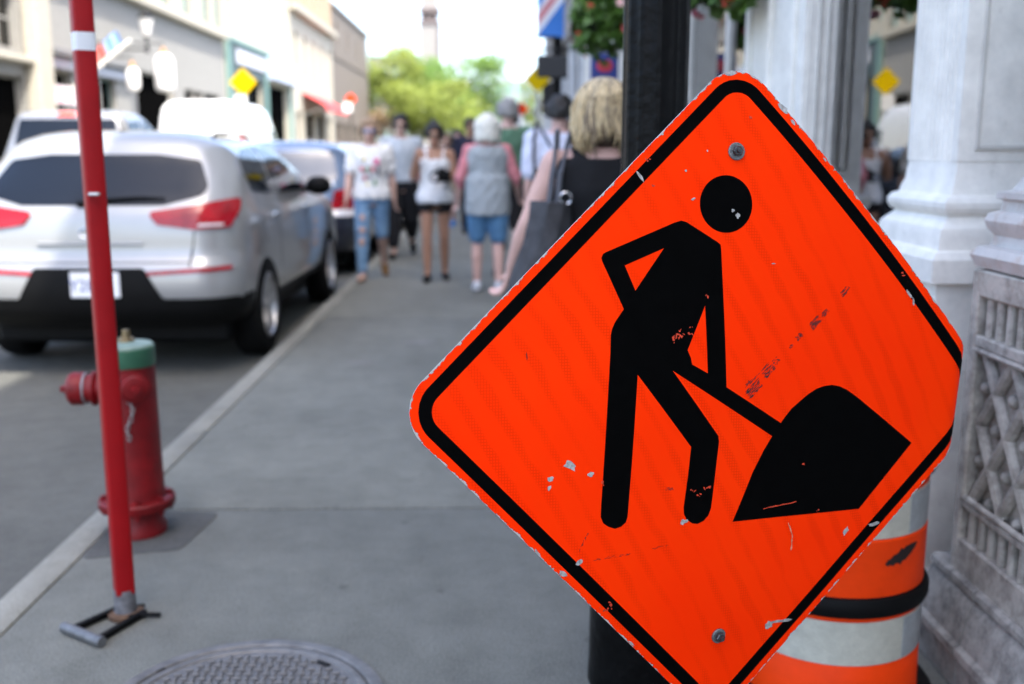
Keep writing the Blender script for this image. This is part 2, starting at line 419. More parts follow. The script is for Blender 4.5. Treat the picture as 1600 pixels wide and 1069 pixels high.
FIG = [(-0.1023,0.2748),(-0.0922,0.2777),(-0.0835,0.2757),(-0.0333,0.2471),(-0.0279,0.2431),(-0.0266,0.2364),(-0.0128,0.0264),(0.0866,-0.032),(0.0945,-0.0217),(0.1052,-0.0096),(0.1189,0.0011),(0.1354,0.0131),(0.1495,0.0208),(0.1638,0.0249),(0.1784,0.0264),(0.1935,0.0239),(0.2075,0.0183),(0.2283,0.006),(0.3494,-0.0742),(0.253,-0.1815),(0.1828,-0.1827),(0.095,-0.1839),(0.0086,-0.186),(0.0257,-0.1452),(0.0404,-0.1087),(0.0581,-0.0748),(0.0723,-0.0525),(-0.1041,0.0532),(-0.0291,-0.0419),(-0.0235,-0.0491),(-0.0221,-0.0575),(-0.0292,-0.1404),(-0.0313,-0.1616),(-0.0354,-0.1727),(-0.0429,-0.1808),(-0.0537,-0.1852),(-0.0632,-0.1837),(-0.0729,-0.1774),(-0.078,-0.1686),(-0.0791,-0.1572),(-0.0734,-0.107),(-0.0699,-0.0641),(-0.161,0.0479),(-0.1681,-0.0806),(-0.1734,-0.1667),(-0.1761,-0.1748),(-0.1834,-0.1807),(-0.1936,-0.1834),(-0.2039,-0.1799),(-0.2128,-0.1738),(-0.2171,-0.164),(-0.2168,-0.149),(-0.2047,0.0813),(-0.2042,0.1073),(-0.202,0.1165),(-0.1978,0.1258),(-0.1837,0.1456),(-0.2172,0.2154),(-0.2185,0.2207),(-0.2157,0.2267),(-0.2101,0.2297)]
H1 = [(-0.1196,0.2364),(-0.1822,0.2099),(-0.1653,0.1729)]
H2 = [(-0.052,0.151),(-0.0454,0.0482),(-0.0721,0.0622),(-0.0744,0.0718),(-0.08,0.084)]
to_sign(patch(FIG, 0.02, sign_pt, 0.0003, 0.0006, holes=[H1, H2]).build('figure_with_shovel', M_SIGNB, None, angle=60))
HD = [(-0.0188+0.0432*math.cos(t), 0.304+0.0432*math.sin(t)) for t in [2*math.pi*k/48 for k in range(48)]]
to_sign(patch(HD, 0.02, sign_pt, 0.0003, 0.0006).build('figure_head', M_SIGNB, None, angle=60))
# bolts: washer and hexagon head
for u, v, wr in ((-0.0028,0.3833,0.0135), (-0.004,-0.3731,0.0125)):
    s = MB(); c0 = sign_pt(u, v, 0.0006); n0 = (sign_pt(u, v, 1)-sign_pt(u, v, 0)).normalized()
    s.loft([s.ring(c0, wr, n0, 24), s.ring(c0+n0*0.002, wr, n0, 24), s.ring(c0+n0*0.0028, wr*0.93, n0, 24), s.ring(c0+n0*0.0030, wr*0.72, n0, 24)])
    bo = to_sign(s.build('bolt', mat('weathered_zinc', (0.16,0.165,0.165), 0.5, 0.6, var=0.4, scale=200), None))
    s = MB(); s.loft([s.ring(c0+n0*0.003, 0.0082, n0, 6), s.ring(c0+n0*0.0085, 0.0082, n0, 6), s.ring(c0+n0*0.0098, 0.0068, n0, 6)])
    s.loft([s.ring(c0+n0*0.0098, 0.0042, n0, 12), s.ring(c0+n0*0.0135, 0.0038, n0, 12)])
    h = s.build('bolt_head', mat('dark_zinc', (0.07,0.072,0.075), 0.4, 0.7, var=0.5, scale=300), None, smooth=False); h.parent = bo
# chips: flakes of bare metal where the sheeting has come away
M_CHIP = mat('bare_metal', (0.36,0.35,0.33), 0.5, 0.2, var=0.5, scale=180)
rng = random.Random(3)
def blob(cu, cv, ru, rv, a, off, n=11, rough=0.55):
    pl = []
    for k in range(n):
        t = 2*math.pi*k/n; q = 1+rough*(rng.random()-0.5)*1.3
        x, y = ru*q*math.cos(t), rv*q*math.sin(t)
        pl.append((cu+x*math.cos(a)-y*math.sin(a), cv+x*math.sin(a)+y*math.cos(a)))
    return pl
chips = [(-0.2675,-0.0835,0.0105,0.006,-0.5),(-0.2341,-0.0984,0.0048,0.0036,0),(-0.2971,-0.1021,0.0045,0.0035,0.3),(-0.299,-0.1163,0.0042,0.0022,0.9),(-0.2502,-0.2301,0.0055,0.0032,0.7),(-0.2763,-0.2468,0.007,0.0036,-0.75),(-0.0785,-0.1801,0.0065,0.0038,0.1),(0.2314,-0.2173,0.0075,0.004,1.0),(0.2897,-0.2097,0.012,0.003,0.1),(-0.1573,0.3424,0.009,0.0022,2.2),(0.0,0.2869,0.0035,0.0045,0.4),(-0.0078,0.2945,0.003,0.0022,0),(-0.073,0.3103,0.0038,0.0018,0.5),(0.0621,0.2155,0.0034,0.0010,0),(0.0752,0.4513,0.009,0.005,-0.8),(0.3160,0.1708,0.0085,0.0024,-0.9),(0.3252,0.1600,0.006,0.002,-1.3),(-0.0105,0.5005,0.008,0.0035,0.1),(0.0928,0.4315,0.005,0.0022,-0.8),(-0.05,0.383,0.0012,0.0016,0.2),(0.148,0.377,0.004,0.0014,-0.8),(-0.3175,-0.2095,0.006,0.0016,-0.8),(-0.159,-0.367,0.006,0.002,-0.8),(-0.085,0.352,0.0022,0.0016,0)]
for cu, cv, ru, rv, a in chips:
    to_sign(patch(blob(cu, cv, ru, rv, a, 0), 0.05, sign_pt, 0.0006, 0.00095).build('chipped_paint', M_CHIP, None, smooth=False))
def streak(pts, wd, off, seg=7):
    L = []; Rr = []
    for i in range(len(pts)-1):
        a, b = Vector(pts[i]), Vector(pts[i+1]); n_ = Vector((-(b-a).y, (b-a).x)).normalized()
        for k in range(seg):
            p = a.lerp(b, k/seg)+n_*(rng.random()-0.5)*wd*0.5; h = wd*(0.35+0.65*rng.random())/2; L.append(tuple(p+n_*h)); Rr.append(tuple(p-n_*h))
    L.append(tuple(pts[-1])); return L+Rr[::-1]
to_sign(patch(streak([(0.0884,-0.3636),(0.1381,-0.3618)], 0.006, 0), 0.05, sign_pt, 0.0006, 0.00095).build('chipped_paint', M_CHIP, None, smooth=False))
to_sign(patch(blob(0.0915,-0.366,0.007,0.006,0,0), 0.05, sign_pt, 0.0006, 0.00105).build('chipped_paint', M_CHIP, None, smooth=False))
to_sign(patch(streak([(0.1129,-0.1953),(0.1237,-0.2186),(0.1223,-0.2421)], 0.0028, 0), 0.05, sign_pt, 0.0006, 0.00095).build('chipped_paint', mat('dull_scratch', (0.6,0.22,0.12), 0.6, var=0.4, scale=200), None, smooth=False))
# dark scrape of many fine strokes running up to the right
M_SCR = mat('scrape_dark', (0.028,0.002,0.001), 0.6, var=0.6, scale=250); s = MB()
d = Vector((0.70,0.714)); nn_ = Vector((-0.714,0.70))
for (cu, cv, L, wd, num) in ((0.036,0.0235,0.020,0.0125,26),(0.060,0.050,0.016,0.009,20),(0.0725,0.0655,0.008,0.008,10),(0.098,0.089,0.005,0.004,8),(0.112,0.1035,0.008,0.006,12),(0.140,0.1245,0.014,0.009,26),(0.157,0.140,0.010,0.006,12),(0.192,0.174,0.016,0.006,10),(0.043,0.046,0.030,0.002,5),(0.024,0.032,0.012,0.003,6)):
    for _ in range(int(num*2.6)):
        c = Vector((cu, cv))+d*(rng.random()-0.5)*L*1.4+nn_*(rng.random()-0.5)*wd*1.3
        l_ = L*(0.15+0.4*rng.random()); h = 0.00035+0.0012*rng.random()*rng.random()
        q = [c-d*l_/2, c+nn_*h, c+d*l_/2, c-nn_*h*0.8]
        s.add([sign_pt(p.x, p.y, 0.0007+0.0002*rng.random()) for p in q], [(0,1,2,3)])
for (a, b, num, sp) in (((-0.2505,-0.2125),(-0.2357,-0.1843),14,0.002),((-0.2348,-0.2294),(-0.1667,-0.2238),22,0.003),((-0.13,-0.219),(-0.1053,-0.2154),8,0.002),((-0.108,-0.1273),(-0.0985,-0.1273),16,0.004),((-0.3335,0.082),(-0.3325,0.071),10,0.001)):
    a, b = Vector(a), Vector(b)
    for _ in range(num):
        c = a.lerp(b, rng.random())+Vector((rng.random()-0.5, rng.random()-0.5))*sp; l_ = 0.002+0.005*rng.random(); t = math.atan2((b-a).y, (b-a).x)+rng.random()-0.5; e = Vector((math.cos(t), math.sin(t))); f_ = Vector((-e.y, e.x))*0.0004
        s.add([sign_pt(p.x, p.y, 0.0007) for p in (c-e*l_/2, c+f_, c+e*l_/2, c-f_)], [(0,1,2,3)])
to_sign(s.build('scrape_marks', M_SCR, None, smooth=False))['kind'] = 'stuff'
# places where the black print is rubbed back to orange
M_RUB = mat('rubbed_print', (0.55,0.035,0.004), 0.6, var=0.7, scale=300); s = MB()
for (cu, cv, ru, rv, num) in ((-0.0934,0.1082,0.007,0.006,12),(-0.108,0.099,0.006,0.005,6),(-0.0745,0.1129,0.005,0.006,6),(-0.0499,0.1659,0.004,0.003,4),(-0.0645,-0.131,0.004,0.002,4),(-0.04,-0.127,0.006,0.003,5),(-0.0535,-0.141,0.003,0.003,3),(-0.214,-0.113,0.003,0.004,4),(-0.136,0.33,0.003,0.002,3),(0.17,-0.178,0.004,0.001,2),(0.135,-0.1,0.003,0.003,2),(0.0225,0.435,0.004,0.002,3),(-0.204,-0.304,0.012,0.008,9),(0.3,0.2,0.003,0.006,4),(-0.143,0.366,0.006,0.004,4)):
    for _ in range(num):
        pl = blob(cu+(rng.random()-0.5)*ru*2, cv+(rng.random()-0.5)*rv*2, 0.0022*rng.random()+0.0006, 0.0014*rng.random()+0.0005, rng.random()*3, 0, 7)
        s.add([sign_pt(p[0], p[1], 0.0009) for p in pl], [tuple(range(7))])
st = streak([(0.0634,-0.1688),(0.095,-0.1645),(0.1306,-0.1605)], 0.0022, 0); s.bm_ = None
n_ = len(st)//2
for i in range(n_-1): s.add([sign_pt(*p, 0.0009) for p in (st[i], st[i+1], st[-i-2], st[-i-1])], [(0,1,2,3)])
to_sign(s.build('rubbed_marks', M_RUB, None, smooth=False))['kind'] = 'stuff'
# steel channel that carries the sign, on a flat foot behind it
s = MB(); top = sign_pt(0, 0.43, -0.008); bot = sign_pt(0, -0.46, -0.008); dd = (top-bot).normalized(); xx = SU
def chan(p): return [p-xx*0.03, p+xx*0.03, p+xx*0.03-SN*0.03, p+xx*0.022-SN*0.03, p+xx*0.022-SN*0.006, p-xx*0.022-SN*0.006, p-xx*0.022-SN*0.03, p-xx*0.03-SN*0.03]
foot = bot-dd*(bot.z-0.03)/dd.z
s.loft([chan(foot), chan(top)]); to_sign(s.build('support_post', M_STEEL, None, smooth=False))
s = MB(); s.bbox(foot.x-0.03, foot.x+0.03, foot.y-0.35, foot.y+0.4, 0.0, 0.04, 0.006); s.bbox(foot.x-0.35, foot.x+0.35, foot.y-0.03, foot.y+0.03, 0.004, 0.036, 0.006)
to_sign(s.build('stand_foot', M_STEEL, None, smooth=False))

# ------------------------------------------------------------------ lamp posts
def ngon(r, n, z, cx=0, cy=0, groove=0.0, ph=0.0):
    L = []
    for k in range(n*4):
        a = ph+2*math.pi*k/(n*4); rr = r*(1-groove*(1 if k % 4 in (1, 2) else 0)); L.append((cx+rr*math.cos(a), cy+rr*math.sin(a), z))
    return L
M_LAMPB = mat('lamp_post_paint', (0.003,0.003,0.003), 0.34, var=0.5, scale=14, bump=0.4, bscale=35, spec=0.10)
M_LANT = mat('lantern_glass', (0.75,0.74,0.7), 0.35, var=0.05)
def lamp_post(label, loc, h=3.9, group=None):
    t = thing('lamp_post', label, 'lamp post', loc, 0, group)
    s = MB(); s.loft([ngon(0.136,8,0),ngon(0.136,8,0.03),ngon(0.134,8,0.05),ngon(0.130,8,0.42),ngon(0.138,8,0.45),ngon(0.138,8,0.49),ngon(0.105,8,0.56),ngon(0.088,8,0.72),ngon(0.098,8,0.75),ngon(0.098,8,0.78),ngon(0.07,8,0.82)])
    s.build('base', M_LAMPB, t, angle=25)
    s = MB(); s.loft([ngon(0.076,12,0.80,groove=0.045),ngon(0.0728,12,h-0.3,groove=0.045)]); s.build('shaft', M_LAMPB, t, angle=20)
    s = MB(); s.lathe([(0.07,h-0.3),(0.1,h-0.27),(0.1,h-0.22),(0.06,h-0.18),(0.05,h),(0.15,h+0.06),(0.15,h+0.09),(0.02,h+0.1)], n=16); s.build('collar', M_LAMPB, t)
    s = MB(); s.lathe([(0.13,h+0.10),(0.17,h+0.2),(0.2,h+0.5),(0.19,h+0.52),(0.05,h+0.53)], n=8); s.build('lantern', M_LANT, t, angle=20)
    s = MB(); s.lathe([(0.22,h+0.53),(0.21,h+0.56),(0.1,h+0.72),(0.03,h+0.76),(0.02,h+0.9),(0.001,h+0.92)], n=8); s.build('lantern_roof', M_LAMPB, t, angle=20)
    return t
lamp_post('black fluted lamp post standing close behind the orange diamond roadworks sign', (0.376,2.42,0))
lamp_post('black lamp post further along the pavement that carries the blue banner', (0.98,15.9,0))

# ------------------------------------------------------------------ traffic drum
M_DRUM = mat('drum_orange', (0.86,0.05,0.002), 0.5, spec=0.15, var=0.10, scale=9, bump=0.15, bscale=14)
M_DRUMW = mat('drum_white_band', (0.50,0.485,0.40), 0.4, var=0.14, scale=30, bump=0.2, bscale=160)
M_DRUMS = mat('drum_silver_sheet', (0.34,0.36,0.36), 0.35, 0.1, var=0.16, scale=40)
dr = thing('traffic_drum', 'orange and white striped traffic drum with black rib behind the diamond sign', 'traffic drum', (0.838,2.40,0)); dr.scale = (1.11,1.11,1.0)
MB().lathe([(0.18,0.0),(0.232,0.0),(0.236,0.02),(0.225,0.036),(0.2,0.042)], n=48).build('rubber_base', M_RUBBER, dr)
MB().lathe([(0.203,0.030),(0.201,0.045),(0.199,0.148),(0.1962,0.152),(0.1962,0.262),(0.199,0.266),(0.1985,0.456),(0.1945,0.460),(0.194,0.565),(0.197,0.569),(0.197,0.68),(0.192,0.684),(0.191,0.76),(0.194,0.764),(0.193,0.86),(0.18,0.885),(0.10,0.90),(0.001,0.90)], n=64).build('body', M_DRUM, dr)
def drum_band(z0, z1, r0, r1):
    b = MB().lathe([(r0-0.002,z0),(r0,z0+0.001),(r1,z1-0.001),(r1-0.002,z1)], n=64).build('reflective_band', M_DRUMW, dr)
    for a0, a1 in ((-1.0,-0.40),(0.7,1.3),(2.5,3.2)):
        ls = []; s = MB()
        for k in range(9):
            a = a0+(a1-a0)*k/8
            ls.append([(q*math.cos(a), q*math.sin(a), z) for q, z in ((r0-0.001,z0+0.004),(r0+0.0012,z0+0.005),(r1+0.0012,z1-0.005),(r1-0.001,z1-0.004))])
        s.loft(ls)
        s.build('silver_patch', M_DRUMS, b, angle=30)
drum_band(0.153,0.261,0.1985,0.1985); drum_band(0.461,0.564,0.1962,0.1962); drum_band(0.685,0.759,0.194,0.194)
for z in (0.297,0.615): MB().lathe([(0.196,z-0.026),(0.206,z-0.022),(0.211,z-0.01),(0.211,z+0.01),(0.206,z+0.022),(0.196,z+0.026)], n=64).build('rib', M_BLACKP, dr)
MB().tube([(-0.09,0,0.89),(-0.085,0,0.95),(-0.05,0,0.985),(0.05,0,0.985),(0.085,0,0.95),(0.09,0,0.89)], 0.013, 10).build('handle', M_DRUM, dr)
s = MB(); rng = random.Random(8); L0 = []; L1 = []
for k in range(15):     # one rubbed smear, thick in the middle
    f_ = k/14; a_ = -1.32+0.46*f_; z = 0.402+0.035*f_; h_ = (0.018*math.sin(math.pi*f_)**0.7+0.001)*(0.7+0.5*rng.random()); r_ = 0.1996
    L0.append((r_*math.cos(a_), r_*math.sin(a_), z-h_)); L1.append((r_*math.cos(a_), r_*math.sin(a_), z+h_*0.8))
for k in range(14): s.add([L0[k], L0[k+1], L1[k+1], L1[k]], [(0,1,2,3)])
s.build('tyre_mark', mat('scuff_black', (0.012,0.004,0.003), 0.7, var=0.6, scale=60), dr, smooth=False)

# ------------------------------------------------------------------ hydrant
M_HRED = mat('hydrant_red', (0.150,0.0012,0.003), 0.5, var=0.35, scale=12, bump=0.25, bscale=25, spec=0.35)
M_HGRN = mat('hydrant_green', (0.026,0.105,0.058), 0.4, var=0.2, scale=12, bump=0.2, bscale=25)
M_HTOP = mat('hydrant_pale_green', (0.16,0.23,0.19), 0.5, var=0.2, scale=18)
hy = thing('fire_hydrant', 'red fire hydrant with a green cap standing at the kerb behind the red pole', 'fire hydrant', (-1.255,3.47,0))
MB().lathe([(0.078,-0.02),(0.095,0.0),(0.095,0.03),(0.083,0.05),(0.083,0.10)], n=32).build('base', M_HRED, hy)
MB().lathe([(0.126,0.10),(0.129,0.106),(0.129,0.128),(0.124,0.134),(0.095,0.138)], n=40).build('flange', M_HRED, hy)
MB().lathe([(0.099,0.136),(0.095,0.16),(0.092,0.30),(0.0885,0.60),(0.0885,0.615)], n=40).build('barrel', M_HRED, hy)
MB().lathe([(0.0905,0.606),(0.092,0.611),(0.091,0.668),(0.088,0.672)], n=40).build('green_band', M_HGRN, hy)
MB().lathe([(0.0885,0.670),(0.089,0.674),(0.083,0.681),(0.04,0.688),(0.001,0.69)], n=40).build('cap', M_HTOP, hy)
s = MB(); s.cyl((0,0,0.685),(0,0,0.70),0.03,0.026,12); s.cyl((0,0,0.70),(0,0,0.728),0.016,0.013,5); s.build('operating_nut', mat('old_bronze', (0.20,0.15,0.08), 0.5, 0.7, var=0.3, scale=60), hy, smooth=False)
for k in range(8):
    a = 2*math.pi*(k+0.4)/8; s = MB(); x, y = 0.109*math.cos(a), 0.109*math.sin(a)
    s.cyl((x,y,0.078),(x,y,0.148),0.009,0.009,6); s.cyl((x,y,0.134),(x,y,0.144),0.0135,0.0135,6); s.cyl((x,y,0.086),(x,y,0.099),0.0135,0.0135,6); s.build('flange_bolt', M_HRED, hy, smooth=False)
def nozzle(az, z, L, r):
    d = Vector((math.cos(az), math.sin(az), 0)); p = Vector((0,0,z)); s = MB()
    s.loft([s.ring(p+d*a, rr, d, 24) for a, rr in ((0.06,r*0.95),(0.10,r*0.9),(0.11,r*1.15),(0.118,r*1.15),(0.12,r*0.92),(L-0.05,r*0.92))])
    b = s.build('nozzle', M_HRED, hy)
    s = MB(); s.loft([s.ring(p+d*a, rr, d, 24) for a, rr in ((L-0.052,r*1.02),(L-0.045,r*1.10),(L-0.012,r*1.10),(L,r*0.9),(L+0.004,r*0.5))]); s.cyl(p+d*L, p+d*(L+0.028), 0.014, 0.013, 5); s.build('nozzle_cap', M_HRED, b)
    s = MB(); s.loft([s.ring(p+d*a, rr, d, 24) for a, rr in ((L-0.06,r*0.9),(L-0.058,r*1.06),(L-0.054,r*1.06),(L-0.053,r*0.9))]); s.build('gasket', mat('grey_ring', (0.3,0.3,0.31), 0.5, 0.5), b)
nozzle(R(184), 0.525, 0.20, 0.052); nozzle(R(-62), 0.545, 0.125, 0.045)
s = MB()
for k in range(13):
    t = k/12; x = 0.02-0.012*math.sin(t*9); z = 0.565-0.19*t; c = Vector((x+0.012, -0.104-0.004*math.sin(t*14), z)); a = Vector((math.cos(k*1.57), math.sin(k*1.57)*0.6, 0))
    pts = [c+a*0.006*math.cos(q)+Vector((0,0,0.011))*math.sin(q) for q in [2*math.pi*i/8 for i in range(9)]]; s.tube(pts, 0.0026, 5)
s.build('chain', mat('bare_chain', (0.33,0.32,0.31), 0.45, 0.7), hy)

# ------------------------------------------------------------------ red marker pole
M_PRED = mat('pole_red', (0.27,0.0025,0.005), 0.45, var=0.12, scale=8, bump=0.08, bscale=30, spec=0.25)
M_PGREY = mat('pole_bare_metal', (0.17,0.17,0.18), 0.55, 0.5, var=0.4, scale=40, bump=0.3)
po = thing('marker_pole', 'tall red metal pole with one white band beside the fire hydrant', 'marker pole', (-1.068,2.8,0))
def sq(h, z, n=4):   # rounded square tube seen on its edge
    L = []
    for k in range(4):
        a = R(-103+90*k)
        for da in (-0.16, -0.05, 0.05, 0.16): L.append((h*math.cos(a+da)*(1.0 if abs(da) > 0.1 else 1.035), h*math.sin(a+da)*(1.0 if abs(da) > 0.1 else 1.035), z))
    return L
MB().loft([sq(0.0325,0.075),sq(0.0325,1.586)]).build('shaft', M_PRED, po, angle=28)
MB().loft([sq(0.0328,1.586),sq(0.0328,1.632)]).build('white_band', mat('pole_white', (0.62,0.65,0.68), 0.4, var=0.08), po, angle=28)
MB().loft([sq(0.0325,1.632),sq(0.0325,2.05)]).build('tip', M_PRED, po, angle=28)
MB().lathe([(0.033,-0.0),(0.031,0.03),(0.0295,0.085)], n=20).build('socket', M_PGREY, po)
s = MB(); rng = random.Random(4)
for _ in range(70):
    a = R(-58)+R(90)*int(rng.random()*2)*-1; z = 0.08+0.16*rng.random()**2; e = (rng.random()-0.5)*0.04
    c = Vector((math.cos(a)*0.0242-math.sin(a)*e, math.sin(a)*0.0242+math.cos(a)*e, z)); tx = Vector((-math.sin(a), math.cos(a), 0))
    w_, h_ = 0.001+0.003*rng.random(), 0.002+0.008*rng.random()
    s.add([c-tx*w_, c+Vector((0,0,h_)), c+tx*w_, c-Vector((0,0,h_*0.8))], [(0,1,2,3)])
s.build('chipped_paint', mat('chip_grey', (0.42,0.42,0.43), 0.5), po, smooth=False)
s = MB(); s.cyl((-0.139,-0.100,0.016),(0.003,-0.193,0.016),0.015,0.015,14); s.build('cross_tube', mat('bracket_tube', (0.16,0.165,0.17), 0.5, 0.5, var=0.3, scale=30), po)
for p0, p1 in (((-0.115,-0.112),(-0.025,0.03)), ((-0.02,-0.180),(0.055,0.0))):
    d = (Vector(p1)-Vector(p0)).normalized(); q = Vector((-d.y, d.x))*0.008; s = MB()
    s.loft([[(p0[0]+q.x,p0[1]+q.y,0.004),(p0[0]-q.x,p0[1]-q.y,0.004),(p0[0]-q.x,p0[1]-q.y,0.02),(p0[0]+q.x,p0[1]+q.y,0.02)],[(p1[0]+q.x,p1[1]+q.y,0.004),(p1[0]-q.x,p1[1]-q.y,0.004),(p1[0]-q.x,p1[1]-q.y,0.02),(p1[0]+q.x,p1[1]+q.y,0.02)]]); s.build('bracket_arm', M_BLACKP, po, smooth=False)
s = MB(); s.tube([(0.02,-0.035,0.012),(0.06,-0.022,0.014),(0.105,-0.015,0.010)], 0.007, 8); s.tube([(0.0,0.03,0.012),(0.04,0.045,0.012)], 0.006, 8); s.build('locking_pin', M_BLACKP, po)
s = MB(); s.lathe([(0.03,0.0),(0.05,0.002),(0.05,0.014),(0.032,0.018)], n=16); s.build('ground_ring', mat('rust', (0.10,0.055,0.03), 0.85, var=0.5, scale=60), po)
s = MB(); s.bbox(-0.002,0.026,-0.046,-0.030,1.212,1.220,0.002,1); s.build('wire_tie', mat('tie_grey', (0.55,0.55,0.55), 0.5), po)

# ------------------------------------------------------------------ vehicles
class Hull:
    """body shell: stacked rounded outlines (z, half width, y rear, y front, corner radius rear, corner radius front, bow rear, bow front)"""
    def __init__(s, rows): s.rows = np.array(rows, float)
    def at(s, z):
        Z = s.rows[:,0]; z = min(max(z, Z[0]), Z[-1]); i = int(min(max(np.searchsorted(Z, z)-1, 0), len(Z)-2))
        h = Z[i+1]-Z[i]; t = (z-Z[i])/h; r = s.rows
        def sl(k):
            if k <= 0: return (r[1]-r[0])/(Z[1]-Z[0])
            if k >= len(Z)-1: return (r[-1]-r[-2])/(Z[-1]-Z[-2])
            a, b = (r[k]-r[k-1])/(Z[k]-Z[k-1]), (r[k+1]-r[k])/(Z[k+1]-Z[k])
            return np.where(a*b > 0, 2*a*b/(a+b+1e-12), 0)
        m0, m1 = sl(i), sl(i+1)
        return (2*t**3-3*t**2+1)*r[i]+(t**3-2*t**2+t)*h*m0+(-2*t**3+3*t**2)*r[i+1]+(t**3-t**2)*h*m1
    def end(s, x, z, front):
        _, w, yr, yf, rr, rf, br, bf = s.at(z); x = min(abs(x), w-1e-4)
        rad, bow = (rf, bf) if front else (rr, br); k = w-rad
        y = bow*(min(x, k)/w)**2
        if x > k: y += rad-math.sqrt(max(rad*rad-(x-k)**2, 0))
        return yf-y if front else yr+y
    def side(s, y, z):
        _, w, yr, yf, rr, rf, br, bf = s.at(z)
        k = w-rr; yb = yr+br*(k/w)**2
        if y < yb+rr: d = yb+rr-y; return k+math.sqrt(max(rr*rr-d*d, 0)) if d < rr else k
        k = w-rf; yb = yf-bf*(k/w)**2
        if y > yb-rf: d = y-(yb-rf); return k+math.sqrt(max(rf*rf-d*d, 0)) if d < rf else k
        return w
    def rear_map(s, x, z, o, front=False):
        e = 0.004; y = s.end(x, z, front); sg_ = 1 if front else -1
        n = Vector((-(s.end(x+e, z, front)-s.end(x-e, z, front))/(2*e), 1, -(s.end(x, z+e, front)-s.end(x, z-e, front))/(2*e))).normalized()*sg_
        return Vector((x, y, z))+n*o
    def front_map(s, x, z, o): return s.rear_map(x, z, o, True)
    def side_map(s, sgn):
        def f(y, z, o):
            e = 0.004; x = s.side(y, z)
            n = Vector((1, -(s.side(y+e, z)-s.side(y-e, z))/(2*e), -(s.side(y, z+e)-s.side(y, z-e))/(2*e))).normalized()
            p = Vector((x, y, z))+n*o
            return Vector((p.x*sgn, p.y, p.z))
        return f
    def outline(s, z):
        _, w, yr, yf, rr, rf, br, bf = s.at(z); pts = []
        def half(front):
            rad = rf if front else rr; k = w-rad; L = [x*k for x in (0, 0.25, 0.5, 0.75, 1.0)]+[k+rad*math.sin(R(a)) for a in (15,30,45,60,75,88)]
            return [(x, s.end(x, z, front)) for x in L]
        re, fr = half(False), half(True); y0, y1 = re[-1][1], fr[-1][1]
        sd_ = [(w, y0+(y1-y0)*k/15) for k in range(1, 15)]
        right = re+sd_+fr[::-1]
        return [(x, y, z) for x, y in right]+[(-x, y, z) for x, y in right[::-1][1:-1]]
    def mesh(s, nz=30):
        Z = s.rows[:,0]; zs = []
        for a, b in zip(Z[:-1], Z[1:]):
            n = max(1, int(round((b-a)/0.035))); zs += [a+(b-a)*k/n for k in range(n)]
        zs.append(Z[-1]); return MB().loft([s.outline(z) for z in zs])

def wheel(t, x, y, r, sgn, wd=0.21, rim_m=None):
    s = MB(); L = []
    for q, h in [(r*0.64,-wd*0.45),(r*0.68,-wd/2),(r*0.9,-wd/2),(r*0.97,-wd*0.42),(r,-wd*0.3),(r,wd*0.3),(r*0.97,wd*0.42),(r*0.9,wd/2),(r*0.68,wd/2),(r*0.64,wd*0.45),(r*0.62,0),(r*0.64,-wd*0.45)]: L.append([(h, q*math.cos(a), q*math.sin(a)) for a in [2*math.pi*k/36 for k in range(36)]])
    s.loft(L, False, False); o = s.build('wheel', M_RUBBER, t); o.location = (x, y, r)
    s = MB(); s.lathe([(r*0.64,-wd*0.3),(r*0.66,wd*0.46),(r*0.6,wd*0.5),(r*0.57,wd*0.35),(r*0.55,wd*0.1),(0.02,wd*0.1)], n=30, axis='x')
    for k in range(5):
        a = 2*math.pi*k/5+0.3; d = Vector((0, math.cos(a), math.sin(a))); q = Vector((0, -math.sin(a), math.cos(a))); X = Vector((1,0,0))
        s.loft([[d*0.05*1+q*v+X*h for v, h in ((-0.04,wd*0.1),(0.04,wd*0.1),(0.03,wd*0.4),(-0.03,wd*0.4))], [d*r*0.6+q*v+X*h for v, h in ((-0.035,wd*0.1),(0.035,wd*0.1),(0.028,wd*0.46),(-0.028,wd*0.46))]])
    s.lathe([(0.055,wd*0.1),(0.055,wd*0.42),(0.03,wd*0.45)], n=12, axis='x')
    if sgn < 0: s.v = [(-a, b, c) for a, b, c in s.v]
    m = s.build('rim', rim_m or mat('alloy', (0.45,0.45,0.46), 0.3, 0.85, var=0.1), o)
    return o
M_LAMP_RED = mat('tail_lamp_red', (0.30,0.003,0.008), 0.12, var=0.35, scale=9, coat=0.15, spec=0.4)
M_LAMP_CLR = mat('tail_lamp_clear', (0.62,0.60,0.60), 0.1, var=0.1, coat=1.0)
M_AMBER = mat('lamp_amber', (0.7,0.2,0.03), 0.1, coat=1.0)
M_PLATE = mat('plate_white', (0.75,0.76,0.78), 0.4, var=0.04)
M_PLATEB = mat('plate_blue', (0.03,0.06,0.25), 0.5)
def text(body, size, m, parent, loc, rot, ext=0.001, name='lettering', align='CENTER'):
    cu = bpy.data.curves.new('lettering', 'FONT'); cu.body = body; cu.size = size; cu.extrude = ext; cu.align_x = align; cu.align_y = 'CENTER'
    tmp = bpy.data.objects.new('tmp_text', cu); COL.objects.link(tmp); dg = bpy.context.evaluated_depsgraph_get()
    me = bpy.data.meshes.new_from_object(tmp.evaluated_get(dg)); bpy.data.objects.remove(tmp); me.materials.clear(); me.materials.append(m)
    o = bpy.data.objects.new(name, me); COL.objects.link(o); o.parent = parent; o.location = loc; o.rotation_euler = rot
    return o
def paint(name, col, metal=0.3, rough=0.3): return mat(name, col, rough, metal, var=0.03, scale=3, coat=1.0)

